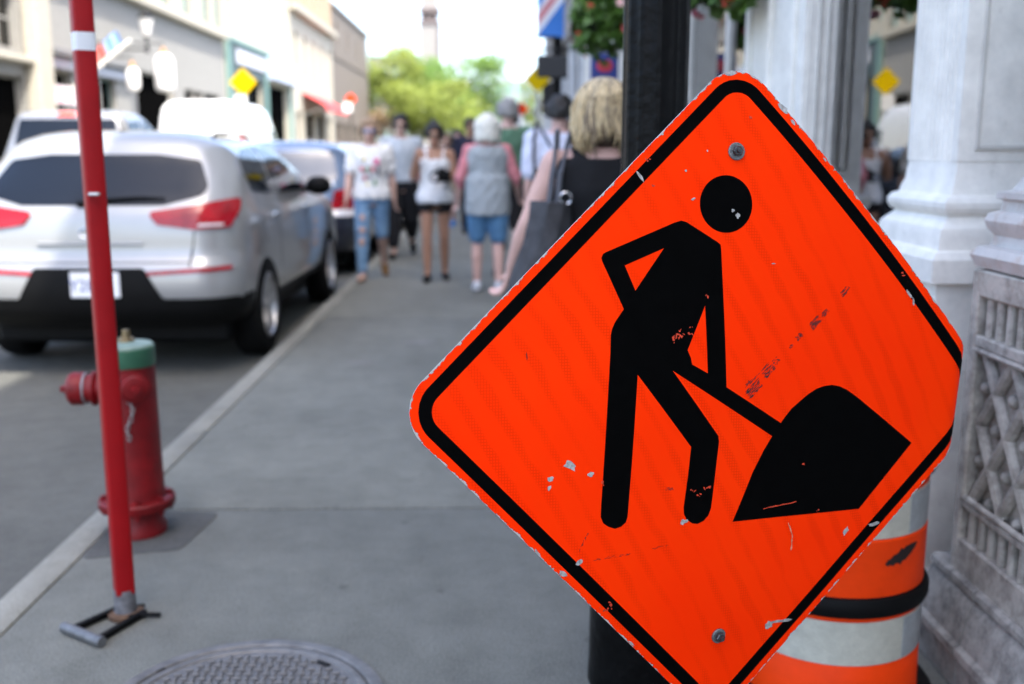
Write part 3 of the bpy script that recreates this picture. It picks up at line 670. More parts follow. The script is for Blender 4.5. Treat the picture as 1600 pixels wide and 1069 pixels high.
def make_car(name, label, cat, loc, rz, rows, pm, spec, group=None, detail=True):
    t = thing(name, label, cat, loc, rz, group); H = Hull(rows)
    wr, ya, yb, tx = spec['wheel']                        # radius, axles, track half-width to tyre face
    body = H.mesh().build('body', pm, t, angle=38)
    # wheel wells cut out of the shell
    cut = MB()
    for y in (ya, yb):
        for sg_ in (-1, 1): cut.cyl((sg_*(tx+0.25), y, wr), (sg_*(tx-0.30), y, wr), wr+0.055, wr+0.055, 32)
    co = cut.build('tmp_cut', M_BLACKP, None, smooth=False)
    md = body.modifiers.new('b', 'BOOLEAN'); md.operation = 'DIFFERENCE'; md.solver = 'EXACT'; md.object = co
    dg = bpy.context.evaluated_depsgraph_get(); me = bpy.data.meshes.new_from_object(body.evaluated_get(dg)); body.modifiers.clear(); body.data = me
    me.polygons.foreach_set('use_smooth', [True]*len(me.polygons)); me.set_sharp_from_angle(angle=R(38))
    # inside of the wells and underside are dark
    me.materials.append(M_BLACKP)
    for p in me.polygons:
        c = p.center; n = p.normal
        if n.z < -0.85 and c.z < 0.4: p.material_index = 1
        for y in (ya, yb):
            q = Vector((c.y-y, c.z-wr)); 
            if q.length < wr+0.06 and abs(n.x) < 0.5 and Vector((n.y, n.z)).dot(q) < 0: p.material_index = 1
            if q.length < wr+0.06 and abs(c.x) < tx-0.2: p.material_index = 1
    bpy.data.objects.remove(co)
    for y in (ya, yb):
        for sg_ in (-1, 1): wheel(t, sg_*(tx-0.105), y, wr, sg_, rim_m=spec.get('rim'))
    s = MB(); w0 = min(0.8, H.at(0.5)[1]-0.14); z0 = H.rows[0,0]; s.bbox(-w0,w0,0.35,H.rows[0,3]-0.3,z0-0.15,z0+0.03,0.03,1); s.build('underbody_light_block', M_BLACKP, t)  # slab added under the shell to block light leaking onto the road
    SR, SL = H.side_map(1), H.side_map(-1)
    for p in spec.get('rear_glass', []): patch(p, 0.09, H.rear_map, 0.0, 0.004).build('rear_window', spec.get('glass', M_TINT), t)
    for p in spec.get('front_glass', []): patch(p, 0.09, H.front_map, 0.0, 0.004).build('windscreen', M_TINT, t)
    for p in spec.get('side_glass', []):
        for f in (SR, SL): patch(p, 0.09, f, 0.0, 0.004).build('side_window', M_TINT, t)
    for p in spec.get('tail', []):
        for sg_ in (1, -1): patch([(a*sg_, b) for a, b in p], 0.05, H.rear_map, 0.0, 0.014).build('tail_light', spec.get('tail_mat', M_LAMP_RED), t)
    for p in spec.get('tail_clear', []):
        for sg_ in (1, -1): patch([(a*sg_, b) for a, b in p], 0.05, H.rear_map, 0.0, 0.017).build('reversing_light', M_LAMP_CLR, t)
    for p in spec.get('reflector', []):
        for sg_ in (1, -1): patch([(a*sg_, b) for a, b in p], 0.06, H.rear_map, 0.0, 0.008).build('reflector', M_LAMP_RED, t)
    for p in spec.get('head', []):
        for sg_ in (1, -1): patch([(a*sg_, b) for a, b in p], 0.06, H.front_map, 0.0, 0.01).build('headlight', M_LAMP_CLR, t)
    cm = spec.get('clad_mat', M_BLACKP)
    for p in spec.get('bumper', []): patch(p, 0.035, H.rear_map, -0.004, 0.012).build('bumper', cm, t)
    for p in spec.get('front_bumper', []): patch(p, 0.09, H.front_map, -0.004, 0.006).build('front_bumper', cm, t)
    for p in spec.get('clad', []):
        for f in (SR, SL): patch(p, 0.04, f, -0.004, 0.012).build('side_cladding', cm, t)
    if detail:
        for p in spec.get('seams', []):
            for f in (SR, SL): patch(p, 0.12, f, -0.006, 0.0012).build('panel_gap', M_BLACKP, t)
        for p in spec.get('rear_seams', []): patch(p, 0.12, H.rear_map, -0.006, 0.0012).build('panel_gap', M_BLACKP, t)
        for (y, z) in spec.get('handles', []):
            for sg_, f in ((1, SR), (-1, SL)):
                c = f(y, z, 0.012); s = MB(); s.bbox(-0.014,0.016,-0.085,0.085,-0.014,0.014,0.011,2); o = s.build('door_handle', spec.get('handle_mat', M_CHROME), t); o.location = c
        if 'mirror' in spec:
            y, z = spec['mirror']
            for sg_, f in ((1, SR), (-1, SL)):
                c = f(y, z, 0.0); s = MB(); s.ball((0.13*sg_,0,0.02),0.115,0.075,0.085,14,8); s.capsule((-0.02*sg_,0,-0.02),(0.08*sg_,0,0),0.025,0.03,8); o = s.build('wing_mirror', spec.get('mirror_mat', pm), t); o.location = c
    if 'plate' in spec:
        x, z, txt = spec['plate']; q = H.rear_map(x, z, 0.012)
        s = MB(); s.bbox(-0.155,0.155,-0.006,0.002,-0.08,0.08,0.003,1); pl = s.build('number_plate', M_PLATE, t); pl.location = q
        if txt: text(txt, 0.10, M_PLATEB, pl, (-0.082,-0.0066,-0.008), (R(90),0,0), 0.0006)
    t['hull'] = 0
    return t, H

# silver compact SUV: rear view, parked at the kerb
SUV = [(0.33,0.82,0.16,4.28,0.30,0.3,0.05,0.2),(0.37,0.88,0.09,4.36,0.30,0.35,0.07,0.22),(0.45,0.915,0.02,4.42,0.30,0.4,0.08,0.25),(0.58,0.925,0.0,4.44,0.30,0.42,0.08,0.27),(0.70,0.925,0.01,4.43,0.30,0.42,0.08,0.28),(0.80,0.922,0.065,4.40,0.30,0.42,0.08,0.28),(0.93,0.912,0.075,4.28,0.30,0.42,0.08,0.30),(1.02,0.90,0.085,3.98,0.30,0.42,0.09,0.30),(1.08,0.885,0.11,3.45,0.30,0.35,0.09,0.25),(1.15,0.87,0.16,3.18,0.30,0.32,0.10,0.22),(1.26,0.84,0.26,2.88,0.30,0.3,0.11,0.2),(1.38,0.79,0.37,2.55,0.30,0.3,0.12,0.2),(1.46,0.735,0.43,2.26,0.28,0.3,0.12,0.2),(1.515,0.655,0.47,1.98,0.26,0.3,0.12,0.18),(1.555,0.545,0.54,1.75,0.22,0.3,0.12,0.15),(1.58,0.40,0.70,1.5,0.2,0.25,0.1,0.1),(1.59,0.2,0.95,1.25,0.12,0.12,0.05,0.05)]
M_SILVER = paint('silver_paint', (0.31,0.312,0.308), 0.3, 0.3)
spec = dict(wheel=(0.36,0.88,3.52,0.94),
    rear_glass=[round_poly([(-0.725,1.175),(-0.45,1.105),(0.45,1.105),(0.725,1.175),(0.62,1.385),(0.35,1.422),(-0.35,1.422),(-0.62,1.385)], 0.06)],
    front_glass=[round_poly([(-0.78,1.12),(0.78,1.12),(0.58,1.46),(-0.58,1.46)], 0.05)],
    side_glass=[round_poly([(0.80,1.165),(0.72,1.30),(0.80,1.40),(1.00,1.455),(1.38,1.48),(1.36,1.135)], 0.03), round_poly([(1.43,1.13),(1.45,1.485),(1.95,1.47),(2.35,1.36),(2.85,1.12)], 0.03)],
    tail=[round_poly([(0.36,1.06),(0.62,1.095),(0.868,1.142),(0.878,1.06),(0.845,0.962),(0.64,0.952),(0.42,0.985)], 0.02)],
    tail_clear=[round_poly([(0.66,0.970),(0.80,0.972),(0.82,0.988),(0.68,0.988)], 0.006)],
    reflector=[round_poly([(0.36,0.668),(0.86,0.695),(0.865,0.722),(0.36,0.695)], 0.01)],
    head=[round_poly([(0.50,0.80),(0.85,0.86),(0.86,0.95),(0.55,0.90)], 0.03)],
    bumper=[round_poly([(-0.86,0.335),(0.86,0.335),(0.918,0.52),(0.455,0.52),(0.345,0.715),(-0.345,0.715),(-0.455,0.52),(-0.918,0.52)], 0.03)],
    front_bumper=[round_poly([(-0.85,0.34),(0.85,0.34),(0.88,0.5),(-0.88,0.5)], 0.03)],
    clad=[[(1.31,0.335),(3.09,0.335),(3.09,0.41),(1.31,0.41)],[(0.26,0.345),(0.46,0.345),(0.46,0.52),(0.26,0.52)]],
    seams=[[(1.395,0.42),(1.402,0.42),(1.412,1.12),(1.405,1.12)],[(2.52,0.42),(2.527,0.42),(2.55,1.10),(2.543,1.10)],[(0.98,0.80),(0.985,0.80),(0.86,1.14),(0.853,1.14)],[(1.31,0.412),(3.05,0.412),(3.05,0.418),(1.31,0.418)]],
    rear_seams=[[(0.62,0.72),(0.628,0.72),(0.655,0.95),(0.647,0.95)],[(-0.62,0.72),(-0.628,0.72),(-0.655,0.95),(-0.647,0.95)],[(-0.62,0.745),(0.62,0.745),(0.62,0.752),(-0.62,0.752)]],
    handles=[(1.28,0.985),(2.42,0.985)], mirror=(2.62,1.13), mirror_mat=M_BLACKP, plate=(0.045,0.615,'Y28'))
suv, HS = make_car('parked_suv', 'silver SUV with dark rear window parked at the kerb beside the fire hydrant', 'car', (-2.55,6.47,-0.12), R(-0.6), SUV, M_SILVER, spec)
for sg_ in (-1, 1):
    s = MB(); s.tube([(sg_*0.60,0.80,1.525),(sg_*0.60,0.92,1.562),(sg_*0.595,1.4,1.574),(sg_*0.58,1.85,1.562),(sg_*0.575,1.98,1.525)], 0.012, 8); s.build('roof_rail', M_BLACKP, suv)
s = MB(); s.cyl((0.0,0.78,1.57),(0.0,0.70,1.68),0.006,0.004,8); s.bbox(-0.03,0.03,0.73,0.84,1.565,1.59,0.01); s.build('antenna', M_BLACKP, suv)
s = MB(); p = [HS.rear_map(x, z, 0.018) for x, z in ((-0.05,1.11),(0.12,1.132),(0.30,1.142),(0.46,1.138))]; s.tube(p, [0.016,0.012,0.009,0.006], 8); s.ball(HS.rear_map(-0.06,1.108,0.012), 0.03, 0.02, 0.025, 12, 6); s.build('rear_wiper', M_BLACKP, suv)
s = MB(); q = [HS.rear_map(0.062*math.cos(a), 0.935+0.034*math.sin(a), 0.006) for a in [2*math.pi*k/24 for k in range(25)]]; s.tube(q, 0.006, 6); s.build('badge', M_CHROME, suv)
s = MB(); q = [HS.rear_map(x, 0.868, 0.01) for x in np.linspace(-0.33,0.33,9)]; s.tube(q, 0.010, 8); s.build('hatch_trim', M_SILVER, suv)

# the car in front of it
HATCH = [(z, w_*0.965, yr, yf*0.97, rr, rf, br, bf) for z, w_, yr, yf, rr, rf, br, bf in SUV]
HATCH = [(z*0.985-(0.06 if z < 0.38 else 0), *r_[1:]) for z, r_ in zip([r[0] for r in HATCH], HATCH)]
base = dict(wheel=(0.33,0.86,3.42,0.89),
    rear_glass=[round_poly([(-0.70,1.10),(0.70,1.10),(0.60,1.43),(-0.60,1.43)], 0.06)],
    front_glass=[round_poly([(-0.74,1.11),(0.74,1.11),(0.55,1.43),(-0.55,1.43)], 0.05)],
    side_glass=[round_poly([(0.84,1.14),(0.80,1.30),(1.0,1.42),(1.36,1.45),(1.34,1.12)], 0.03), round_poly([(1.42,1.12),(1.44,1.45),(1.9,1.44),(2.3,1.33),(2.75,1.10)], 0.03)],
    tail=[round_poly([(0.60,0.76),(0.885,0.76),(0.88,1.02),(0.66,1.0)], 0.03)],
    tail_clear=[round_poly([(0.70,0.80),(0.80,0.80),(0.80,0.94),(0.70,0.94)], 0.01)],
    head=[round_poly([(0.48,0.78),(0.82,0.84),(0.83,0.92),(0.53,0.88)], 0.03)],
    bumper=[round_poly([(-0.85,0.26),(0.85,0.26),(0.88,0.46),(-0.88,0.46)], 0.03)],
    clad=[[(1.27,0.25),(3.02,0.25),(3.02,0.34),(1.27,0.34)]],
    seams=[[(1.38,0.36),(1.386,0.36),(1.39,1.1),(1.384,1.1)],[(2.45,0.36),(2.456,0.36),(2.47,1.08),(2.464,1.08)]],
    handles=[(1.25,0.97),(2.34,0.97)], mirror=(2.52,1.11))
navy = dict(base); navy['bumper'] = [round_poly([(-0.84,0.31),(0.84,0.31),(0.885,0.72),(-0.885,0.72)], 0.03)]
navy['tail'] = [round_poly([(0.62,0.79),(0.885,0.78),(0.88,1.01),(0.80,1.02),(0.66,0.99)], 0.03)]
navy['tail_clear'] = [round_poly([(0.845,0.70),(0.89,0.70),(0.888,0.94),(0.85,0.94)], 0.01), round_poly([(0.60,0.70),(0.86,0.70),(0.86,0.775),(0.62,0.775)], 0.01)]
navy['handle_mat'] = M_BLACKP
navy['clad_mat'] = paint('navy_lower', (0.008,0.010,0.022), 0.1, 0.3)
navy['glass'] = mat('shiny_glass', (0.02,0.03,0.04), 0.03, spec=1.0, var=0.05, coat=1.0)
navy['clad'] = [[(1.27,0.29),(3.02,0.29),(3.02,0.80),(1.27,0.80)]]
make_car('parked_hatchback', 'pale blue hatchback with dark lower body parked directly ahead of the silver SUV', 'car', (-2.47,11.75,-0.12), 0, HATCH, paint('pale_blue_paint', (0.13,0.18,0.27), 0.3, 0.25), navy, 'cars parked along the kerb')
LAB = [('silver hatchback parked at the kerb beyond the pale blue hatchback', (0.5,0.52,0.54), 17.2),
       ('white hatchback parked at the kerb, third car beyond the silver SUV', (0.75,0.76,0.77), 22.6),
       ('grey hatchback parked at the kerb between two white hatchbacks', (0.22,0.24,0.26), 28.0),
       ('white hatchback parked at the kerb, last of the row before the trees', (0.72,0.74,0.76), 33.4)]
for i, (lb, c, y) in enumerate(LAB):
    make_car('parked_hatchback', lb, 'car', (-2.5,y,-0.12), 0, HATCH, paint('car_paint_%d' % i, c), base, 'cars parked along the kerb', detail=False)
LANE = [('dark blue car with red tail lights driving ahead of the white van', (0.03,0.07,0.16), 32.0, -6.0, 1.12),
        ('white car driving in the far lane beyond the dark blue car', (0.75,0.76,0.77), 39.0, -6.2, 1.1),
        ('silver car far down the lane near the red awning', (0.5,0.52,0.54), 47.0, -6.2, 1.1)]
for i, (lb, c, y, x, sc) in enumerate(LANE):
    t, _ = make_car('moving_car', lb, 'car', (x,y,-0.12), 0, HATCH, paint('lane_paint_%d' % i, c), base, 'cars in the traffic lane', detail=False); t.scale = (sc, sc, sc)

# pickup: the bed deck is the step in the outline at 1.30 m
PICK = [(0.45,0.88,0.05,5.5,0.1,0.25,0.02,0.15),(0.55,0.98,0.0,5.6,0.1,0.3,0.02,0.2),(0.8,1.0,0.0,5.68,0.1,0.3,0.02,0.2),(1.0,1.0,0.0,5.66,0.1,0.3,0.02,0.2),(1.2,0.99,0.01,5.5,0.1,0.3,0.02,0.2),(1.29,0.98,0.015,4.6,0.1,0.3,0.02,0.2),(1.31,0.97,1.90,4.45,0.1,0.3,0.04,0.2),(1.36,0.955,1.955,4.35,0.12,0.3,0.05,0.2),(1.55,0.90,2.0,4.05,0.15,0.3,0.05,0.2),(1.75,0.84,2.05,3.7,0.15,0.3,0.05,0.2),(1.92,0.79,2.1,3.4,0.15,0.3,0.05,0.18),(1.99,0.74,2.15,3.2,0.15,0.3,0.05,0.15),(2.03,0.62,2.25,3.0,0.15,0.25,0.05,0.1),(2.045,0.3,2.5,2.8,0.1,0.1,0.02,0.02)]
spec = dict(wheel=(0.40,1.15,4.75,0.99), rear_glass=[round_poly([(-0.76,1.50),(0.76,1.50),(0.70,1.90),(-0.70,1.90)], 0.05)], front_glass=[round_poly([(-0.8,1.40),(0.8,1.40),(0.65,1.92),(-0.65,1.92)], 0.05)],
    side_glass=[round_poly([(2.22,1.42),(2.26,1.86),(2.80,1.90),(2.80,1.40)], 0.03), round_poly([(2.88,1.40),(2.88,1.90),(3.25,1.86),(3.95,1.40)], 0.03)],
    tail=[round_poly([(0.80,0.85),(0.985,0.85),(0.975,1.22),(0.82,1.22)], 0.03)], bumper=[rect(-0.97,0.97,0.47,0.68)], clad_mat=M_CHROME, seams=[[(2.84,0.6),(2.85,0.6),(2.85,1.36),(2.84,1.36)],[(2.02,0.5),(2.035,0.5),(2.035,1.28),(2.02,1.28)]],
    handles=[(2.6,1.2),(3.7,1.2)], mirror=(3.85,1.45), head=[round_poly([(0.62,0.9),(0.93,0.9),(0.93,1.15),(0.65,1.15)], 0.03)])
M_PICK = paint('pickup_silver', (0.24,0.245,0.255), 0.3)
pk, HP = make_car('pickup_truck', 'silver pickup truck in the traffic lane behind the parked silver SUV', 'pickup truck', (-6.2,13.3,-0.12), 0, PICK, M_PICK, spec)
patch(round_poly([(-0.13,1.935),(0.13,1.935),(0.12,1.985),(-0.12,1.985)], 0.01), 0.05, HP.rear_map, -0.02, 0.02).build('brake_light', mat('lit_brake_red', (0.9,0.06,0.02), 0.2, coat=0.5), pk)
s = MB(); s.bbox(-0.86,0.86,0.12,1.85,1.285,1.325,0.015); s.build('bed_cover', M_BLACKP, pk)

VAN = [(0.35,0.9,0.05,4.9,0.1,0.3,0.02,0.15),(0.5,0.98,0.0,5.1,0.1,0.35,0.02,0.2),(0.9,0.99,0.0,5.1,0.1,0.35,0.02,0.2),(1.15,0.985,0.01,4.95,0.1,0.35,0.02,0.2),(1.30,0.975,0.02,4.55,0.1,0.35,0.02,0.2),(1.6,0.95,0.03,4.25,0.12,0.35,0.03,0.2),(2.0,0.91,0.05,3.85,0.14,0.35,0.04,0.2),(2.3,0.86,0.07,3.5,0.16,0.35,0.05,0.2),(2.44,0.80,0.11,3.2,0.2,0.3,0.06,0.2),(2.52,0.70,0.2,2.9,0.25,0.3,0.06,0.2),(2.55,0.4,0.5,2.3,0.2,0.2,0.05,0.1)]
spec = dict(wheel=(0.36,0.95,4.1,0.97), front_glass=[round_poly([(-0.86,1.35),(0.86,1.35),(0.75,2.1),(-0.75,2.1)], 0.05)], side_glass=[round_poly([(3.0,1.35),(3.0,1.95),(3.55,1.95),(4.15,1.35)], 0.04)],
    tail=[round_poly([(0.89,1.15),(0.975,1.15),(0.935,1.75),(0.86,1.75)], 0.02)], bumper=[rect(-0.96,0.96,0.38,0.58)], seams=[[(2.9,0.5),(2.91,0.5),(2.91,2.1),(2.9,2.1)],[(1.5,0.5),(1.51,0.5),(1.51,2.1),(1.5,2.1)]], rear_seams=[[(-0.006,0.6),(0.006,0.6),(0.006,2.35),(-0.006,2.35)]],
    handles=[(3.05,1.15)], mirror=(4.15,1.45), mirror_mat=paint('van_white', (0.80,0.80,0.79), 0.0, 0.4), head=[round_poly([(0.6,0.85),(0.92,0.85),(0.92,1.05),(0.65,1.05)], 0.03)])
vn, HV = make_car('cargo_van', 'white high roof cargo van in the traffic lane ahead of the silver pickup', 'van', (-6.42,23.0,-0.12), 0, VAN, MATS['van_white'], spec)
M_OR = mat('van_stripe', (0.32,0.12,0.03), 0.5)
patch(rect(-0.22,0.35,2.07,2.11), 0.1, HV.rear_map, 0, 0.006).build('orange_stripe', M_OR, vn); patch(rect(-0.22,0.45,1.70,1.77), 0.1, HV.rear_map, 0, 0.006).build('orange_stripe', M_OR, vn)

# ------------------------------------------------------------------ right-hand building: white painted shopfront with piers
def stone_mat(name, base, grime, amount, rough=0.7, rust=0.0, bump=0.5, bscale=45):
    m = bpy.data.materials.new(name); m.use_nodes = True; MATS[name] = m
    n, l = m.node_tree.nodes, m.node_tree.links; b = n['Principled BSDF']
    geo = n.new('ShaderNodeNewGeometry')
    def nz(sc, det, ro):
        t = n.new('ShaderNodeTexNoise'); t.inputs['Scale'].default_value = sc; t.inputs['Detail'].default_value = det; t.inputs['Roughness'].default_value = ro
        l.new(geo.outputs['Position'], t.inputs['Vector']); return t.outputs['Fac']
    def ramp(src, p0, c0, p1, c1):
        r = n.new('ShaderNodeValToRGB'); e = r.color_ramp.elements; e[0].position = p0; e[0].color = (*c0, 1); e[1].position = p1; e[1].color = (*c1, 1)
        l.new(src, r.inputs['Fac']); return r.outputs['Color']
    def mix(f, a, bb, typ='MIX'):
        x = n.new('ShaderNodeMix'); x.data_type = 'RGBA'; x.blend_type = typ
        if isinstance(f, (int, float)): x.inputs['Factor'].default_value = f
        else: l.new(f, x.inputs['Factor'])
        l.new(a, x.inputs['A']); l.new(bb, x.inputs['B']); return x.outputs['Result']
    c = ramp(nz(9, 6, 0.7), 0.3, [q*0.82 for q in base], 0.7, [min(1, q*1.08) for q in base])
    gr = n.new('ShaderNodeRGB'); gr.outputs[0].default_value = (*grime, 1)
    c = mix(ramp(nz(16, 8, 0.72), 0.62-amount*0.3, (0,0,0), 0.80-amount*0.2, (0.8,0.8,0.8)), c, gr.outputs[0])
    if rust > 0:
        ru = n.new('ShaderNodeRGB'); ru.outputs[0].default_value = (0.34,0.16,0.05,1)
        c = mix(ramp(nz(7, 6, 0.7), 0.56-rust*0.1, (0,0,0), 0.70, (0.75,0.75,0.75)), c, ru.outputs[0])
    l.new(c, b.inputs['Base Color']); b.inputs['Roughness'].default_value = rough; b.inputs['Specular IOR Level'].default_value = 0.3
    bp = n.new('ShaderNodeBump'); bp.inputs['Strength'].default_value = bump; bp.inputs['Distance'].default_value = 0.006
    l.new(nz(bscale, 8, 0.65), bp.inputs['Height']); l.new(bp.outputs['Normal'], b.inputs['Normal'])
    return m
M_WHITE = stone_mat('white_masonry_paint', (0.84,0.815,0.745), (0.50,0.47,0.41), 0.05, 0.55, bump=0.3)
M_GREYP = stone_mat('grey_masonry_paint', (0.60,0.58,0.53), (0.30,0.29,0.28), 0.15, 0.6, bump=0.35)
M_PED = stone_mat('carved_stone_paint', (0.47,0.435,0.375), (0.11,0.095,0.08), 0.62, 0.7, bump=0.7, bscale=60)
M_RUST = stone_mat('rust_stained_paint', (0.55,0.53,0.50), (0.32,0.27,0.22), 0.2, 0.65, rust=0.5)
M_PLINTH = stone_mat('grey_stone', (0.35,0.33,0.295), (0.06,0.055,0.05), 0.66, 0.75, bump=0.8, bscale=35)
M_INT = mat('shop_interior', (0.10,0.095,0.09), 0.9, var=0.3)
def pier(x0, x1, y0, y1, prof):
    s = MB(); s.loft([[(x0-o,y0-o,z),(x1,y0-o,z),(x1,y1+o,z),(x0-o,y1+o,z)] for z, o in prof]); return s
bd = thing('storefront_building', 'white painted shopfront with fluted pilasters and carved stone pedestals along the pavement', 'building', (1.2,2.5,0))
def P_(o): o.parent = bd; o.matrix_parent_inverse = Matrix.Translation(-Vector(bd.location)); return o
# near pier on its carved pedestal
ped = P_(MB().box(1.236,1.75,1.42,2.516,0.255,1.04).build('pedestal', M_PED, None, smooth=False))
def sub(o, p=None): o.parent = p or ped; return o
s = MB(); fx = 1.2
s.bbox(fx,1.24,2.488,2.522,0.255,1.04,0.004,1); s.bbox(fx,1.24,1.42,1.47,0.255,1.04,0.004,1)          # stiles
for z0, z1 in ((0.255,0.347),(0.430,0.449),(0.850,0.879),(0.975,1.04)): s.bbox(fx+0.0015,1.24,1.46,2.496,z0,z1,0.004,1)
sub(s.build('pedestal_frame', M_PED, None))
bar = None
for z0, z1 in ((0.345,0.432),(0.877,0.977)):
    s = MB(); s.lathe([(0.0125,z0),(0.0125,z1)], n=10); first = sub(s.build('baluster', M_PED, None)); first.location = (1.222,2.452,0); y = 2.452
    while y > 1.52:
        y -= 0.05; o = first.copy(); COL.objects.link(o); sub(o); o.location = (1.222,y,0)
# lattice: bars between the crossings, a boss in every diamond
dy, dz = 0.069, 0.094; y0, z0 = 2.468, 0.840
seg = {}
for i in range(0, 15):
    for j in range(0, 5):
        if (i+j) % 2: continue
        ya, za = y0-i*dy, z0-j*dz
        for di in (-1, 1):
            yb_, zb_ = ya-di*dy, za-dz
            f = min(1.0, (za-0.452)/dz) if zb_ < 0.452 else 1.0
            yb_, zb_ = ya-di*dy*f, za-dz*f
            if not (1.465 < yb_ < 2.492): continue
            s = MB(); d = Vector((0, yb_-ya, zb_-za)); s.loft([s.ring((1.228,ya,za), 0.0165, d, 8), s.ring((1.228,yb_,zb_), 0.0165, d, 8)])
            sub(s.build('lattice_bar', M_PED, None))
        if za-dz > 0.46 and 1.49 < ya < 2.47:
            s = MB(); s.ball((1.234,ya,za-dz),0.018,0.0155,0.017,12,8); sub(s.build('boss', M_PED, None))
s = MB()
for z in (0.458,0.842): s.tube([(1.206,1.465,z),(1.206,2.490,z)], 0.008, 8)
for y in (1.468,2.487): s.tube([(1.206,y,0.456),(1.206,y,0.844)], 0.008, 8)
sub(s.build('rope_moulding', M_PED, None))
# plinth blocks under it
pf = [(1.26,0.262),(1.196,0.262),(1.186,0.255),(1.184,0.240),(1.192,0.232),(1.176,0.205),(1.160,0.118),(1.146,0.110),(1.144,0.092),(1.154,0.084),(1.156,0.0),(1.156,-0.05),(1.75,-0.05),(1.75,0.262)]
for a, b in ((2.352,2.60),(2.02,2.346),(1.70,2.014),(1.30,1.694)):
    s = MB(); r0 = random.Random(int(a*100)); j = lambda: (r0.random()-0.5)*0.002
    s.loft([[(x+j(), y_, z+j()) for x, z in pf] for y_ in np.linspace(a, b, 6)]); P_(s.build('plinth_block', M_PLINTH, None, angle=25))
# moulded base and fluted shaft of the near pier
P_(pier(1.262,1.75,1.48,2.49,[(1.04,0.012),(1.045,0.05),(1.075,0.062),(1.095,0.05),(1.10,0.03),(1.125,0.022),(1.14,0.035),(1.16,0.042),(1.178,0.035),(1.185,0.016),(1.21,0.012),(1.215,0.024),(1.23,0.024),(1.236,0.0),(1.27,-0.018)]).build('pier_base', M_RUST, None, angle=25))
def fluted(x0, x1, y0, y1, z0, z1, nf, dep, m, name):
    """rectangular shaft whose street face carries vertical flutes"""
    cs = [(x1,y1),(x1,y0),(x0,y0)]; L = (y1-y0); mar = 0.03; fw_ = (L-2*mar)/nf
    for k in range(nf):
        c = y0+mar+fw_*(k+0.5)
        for a in range(0, 7):
            t = math.pi*a/6; cs.append((x0+dep*math.sin(t), c-0.36*fw_*math.cos(t)))
    cs.append((x0,y1))
    s = MB(); s.loft([[(x,y,z0) for x,y in cs],[(x,y,z1) for x,y in cs]]); return P_(s.build(name, m, None, angle=30))
fluted(1.284,1.75,1.52,2.472,1.26,3.3,9,0.02,M_WHITE,'pier_shaft')
# white fluted pilaster
fluted(1.30,1.75,2.885,3.234,1.30,3.3,9,0.008,M_WHITE,'pilaster_shaft')
s = pier(1.304,1.75,2.889,3.23,[(0.0,0.075),(0.10,0.075),(0.12,0.06),(0.96,0.06),(0.965,0.085),(1.03,0.086),(1.05,0.075),(1.055,0.062),(1.09,0.062),(1.115,0.055),(1.14,0.030),(1.148,0.024),(1.155,0.036),(1.17,0.044),(1.185,0.044),(1.20,0.034),(1.206,0.018),(1.225,0.014),(1.245,0.006),(1.305,0.0)]); P_(s.build('pilaster_base', M_WHITE, None, angle=25))
# recessed panel on the side of the pilaster that faces the camera
s = MB(); s.bbox(1.345,1.356,2.876,2.888,1.33,3.3,0.003,1); s.bbox(1.356,1.62,2.876,2.888,1.33,1.345,0.003,1); s.bbox(1.61,1.62,2.876,2.888,1.33,3.3,0.003,1); P_(s.build('panel_moulding', M_GREYP, None))
P_(MB().box(1.62,1.8,2.3,2.95,-0.02,3.3).build('recess_wall', M_GREYP, None, smooth=False))
# shop window beyond it
win = P_(MB().bbox(1.385,1.62,3.30,4.33,0.02,0.72,0.01).bbox(1.345,1.64,3.298,4.325,0.72,0.775,0.01).bbox(1.36,1.46,3.30,4.33,2.9,3.3,0.01).build('window_frame', M_GREYP, None))
gl = glass_mat('shop_glass', (0.62,0.66,0.65), 2.2)
s = MB(); a = R(1.7); c = Vector((1.398,3.80,0)); t_ = Vector((math.sin(a), math.cos(a), 0)); nn = Vector((math.cos(a), -math.sin(a), 0))
q = [c-t_*0.56, c+t_*0.545, c+t_*0.545+nn*0.008, c-t_*0.56+nn*0.008]
s.loft([[(p.x,p.y,0.775) for p in q],[(p.x,p.y,2.9) for p in q]]); sub(s.build('pane', gl, None, smooth=False), win)
# next pier
s = MB(); s.box(1.30,1.44,4.327,5.356,-0.02,3.3); P_(s.build('broad_pier', M_WHITE, None, smooth=False))
s = MB()
for a, b in ((4.335,4.42),(4.50,4.78),(4.90,5.18),(5.27,5.35)): s.bbox(1.28,1.31,a,b,1.15,3.3,0.006,1)
P_(s.build('pier_strips', M_WHITE, None))
P_(pier(1.30,1.43,4.33,5.353,[(0.0,0.06),(0.12,0.06),(0.14,0.045),(0.9,0.045),(0.92,0.07),(1.0,0.07),(1.02,0.05),(1.08,0.035),(1.1,0.05),(1.14,0.05),(1.15,0.006)]).build('broad_pier_base', M_WHITE, None, angle=25))
s = MB(); s.bbox(1.335,1.345,4.315,4.33,1.25,3.2,0.003,1); s.bbox(1.375,1.384,4.315,4.33,1.25,3.2,0.003,1); s.bbox(1.345,1.375,4.316,4.33,1.25,1.26,0.003,1); P_(s.build('panel_moulding', M_GREYP, None))
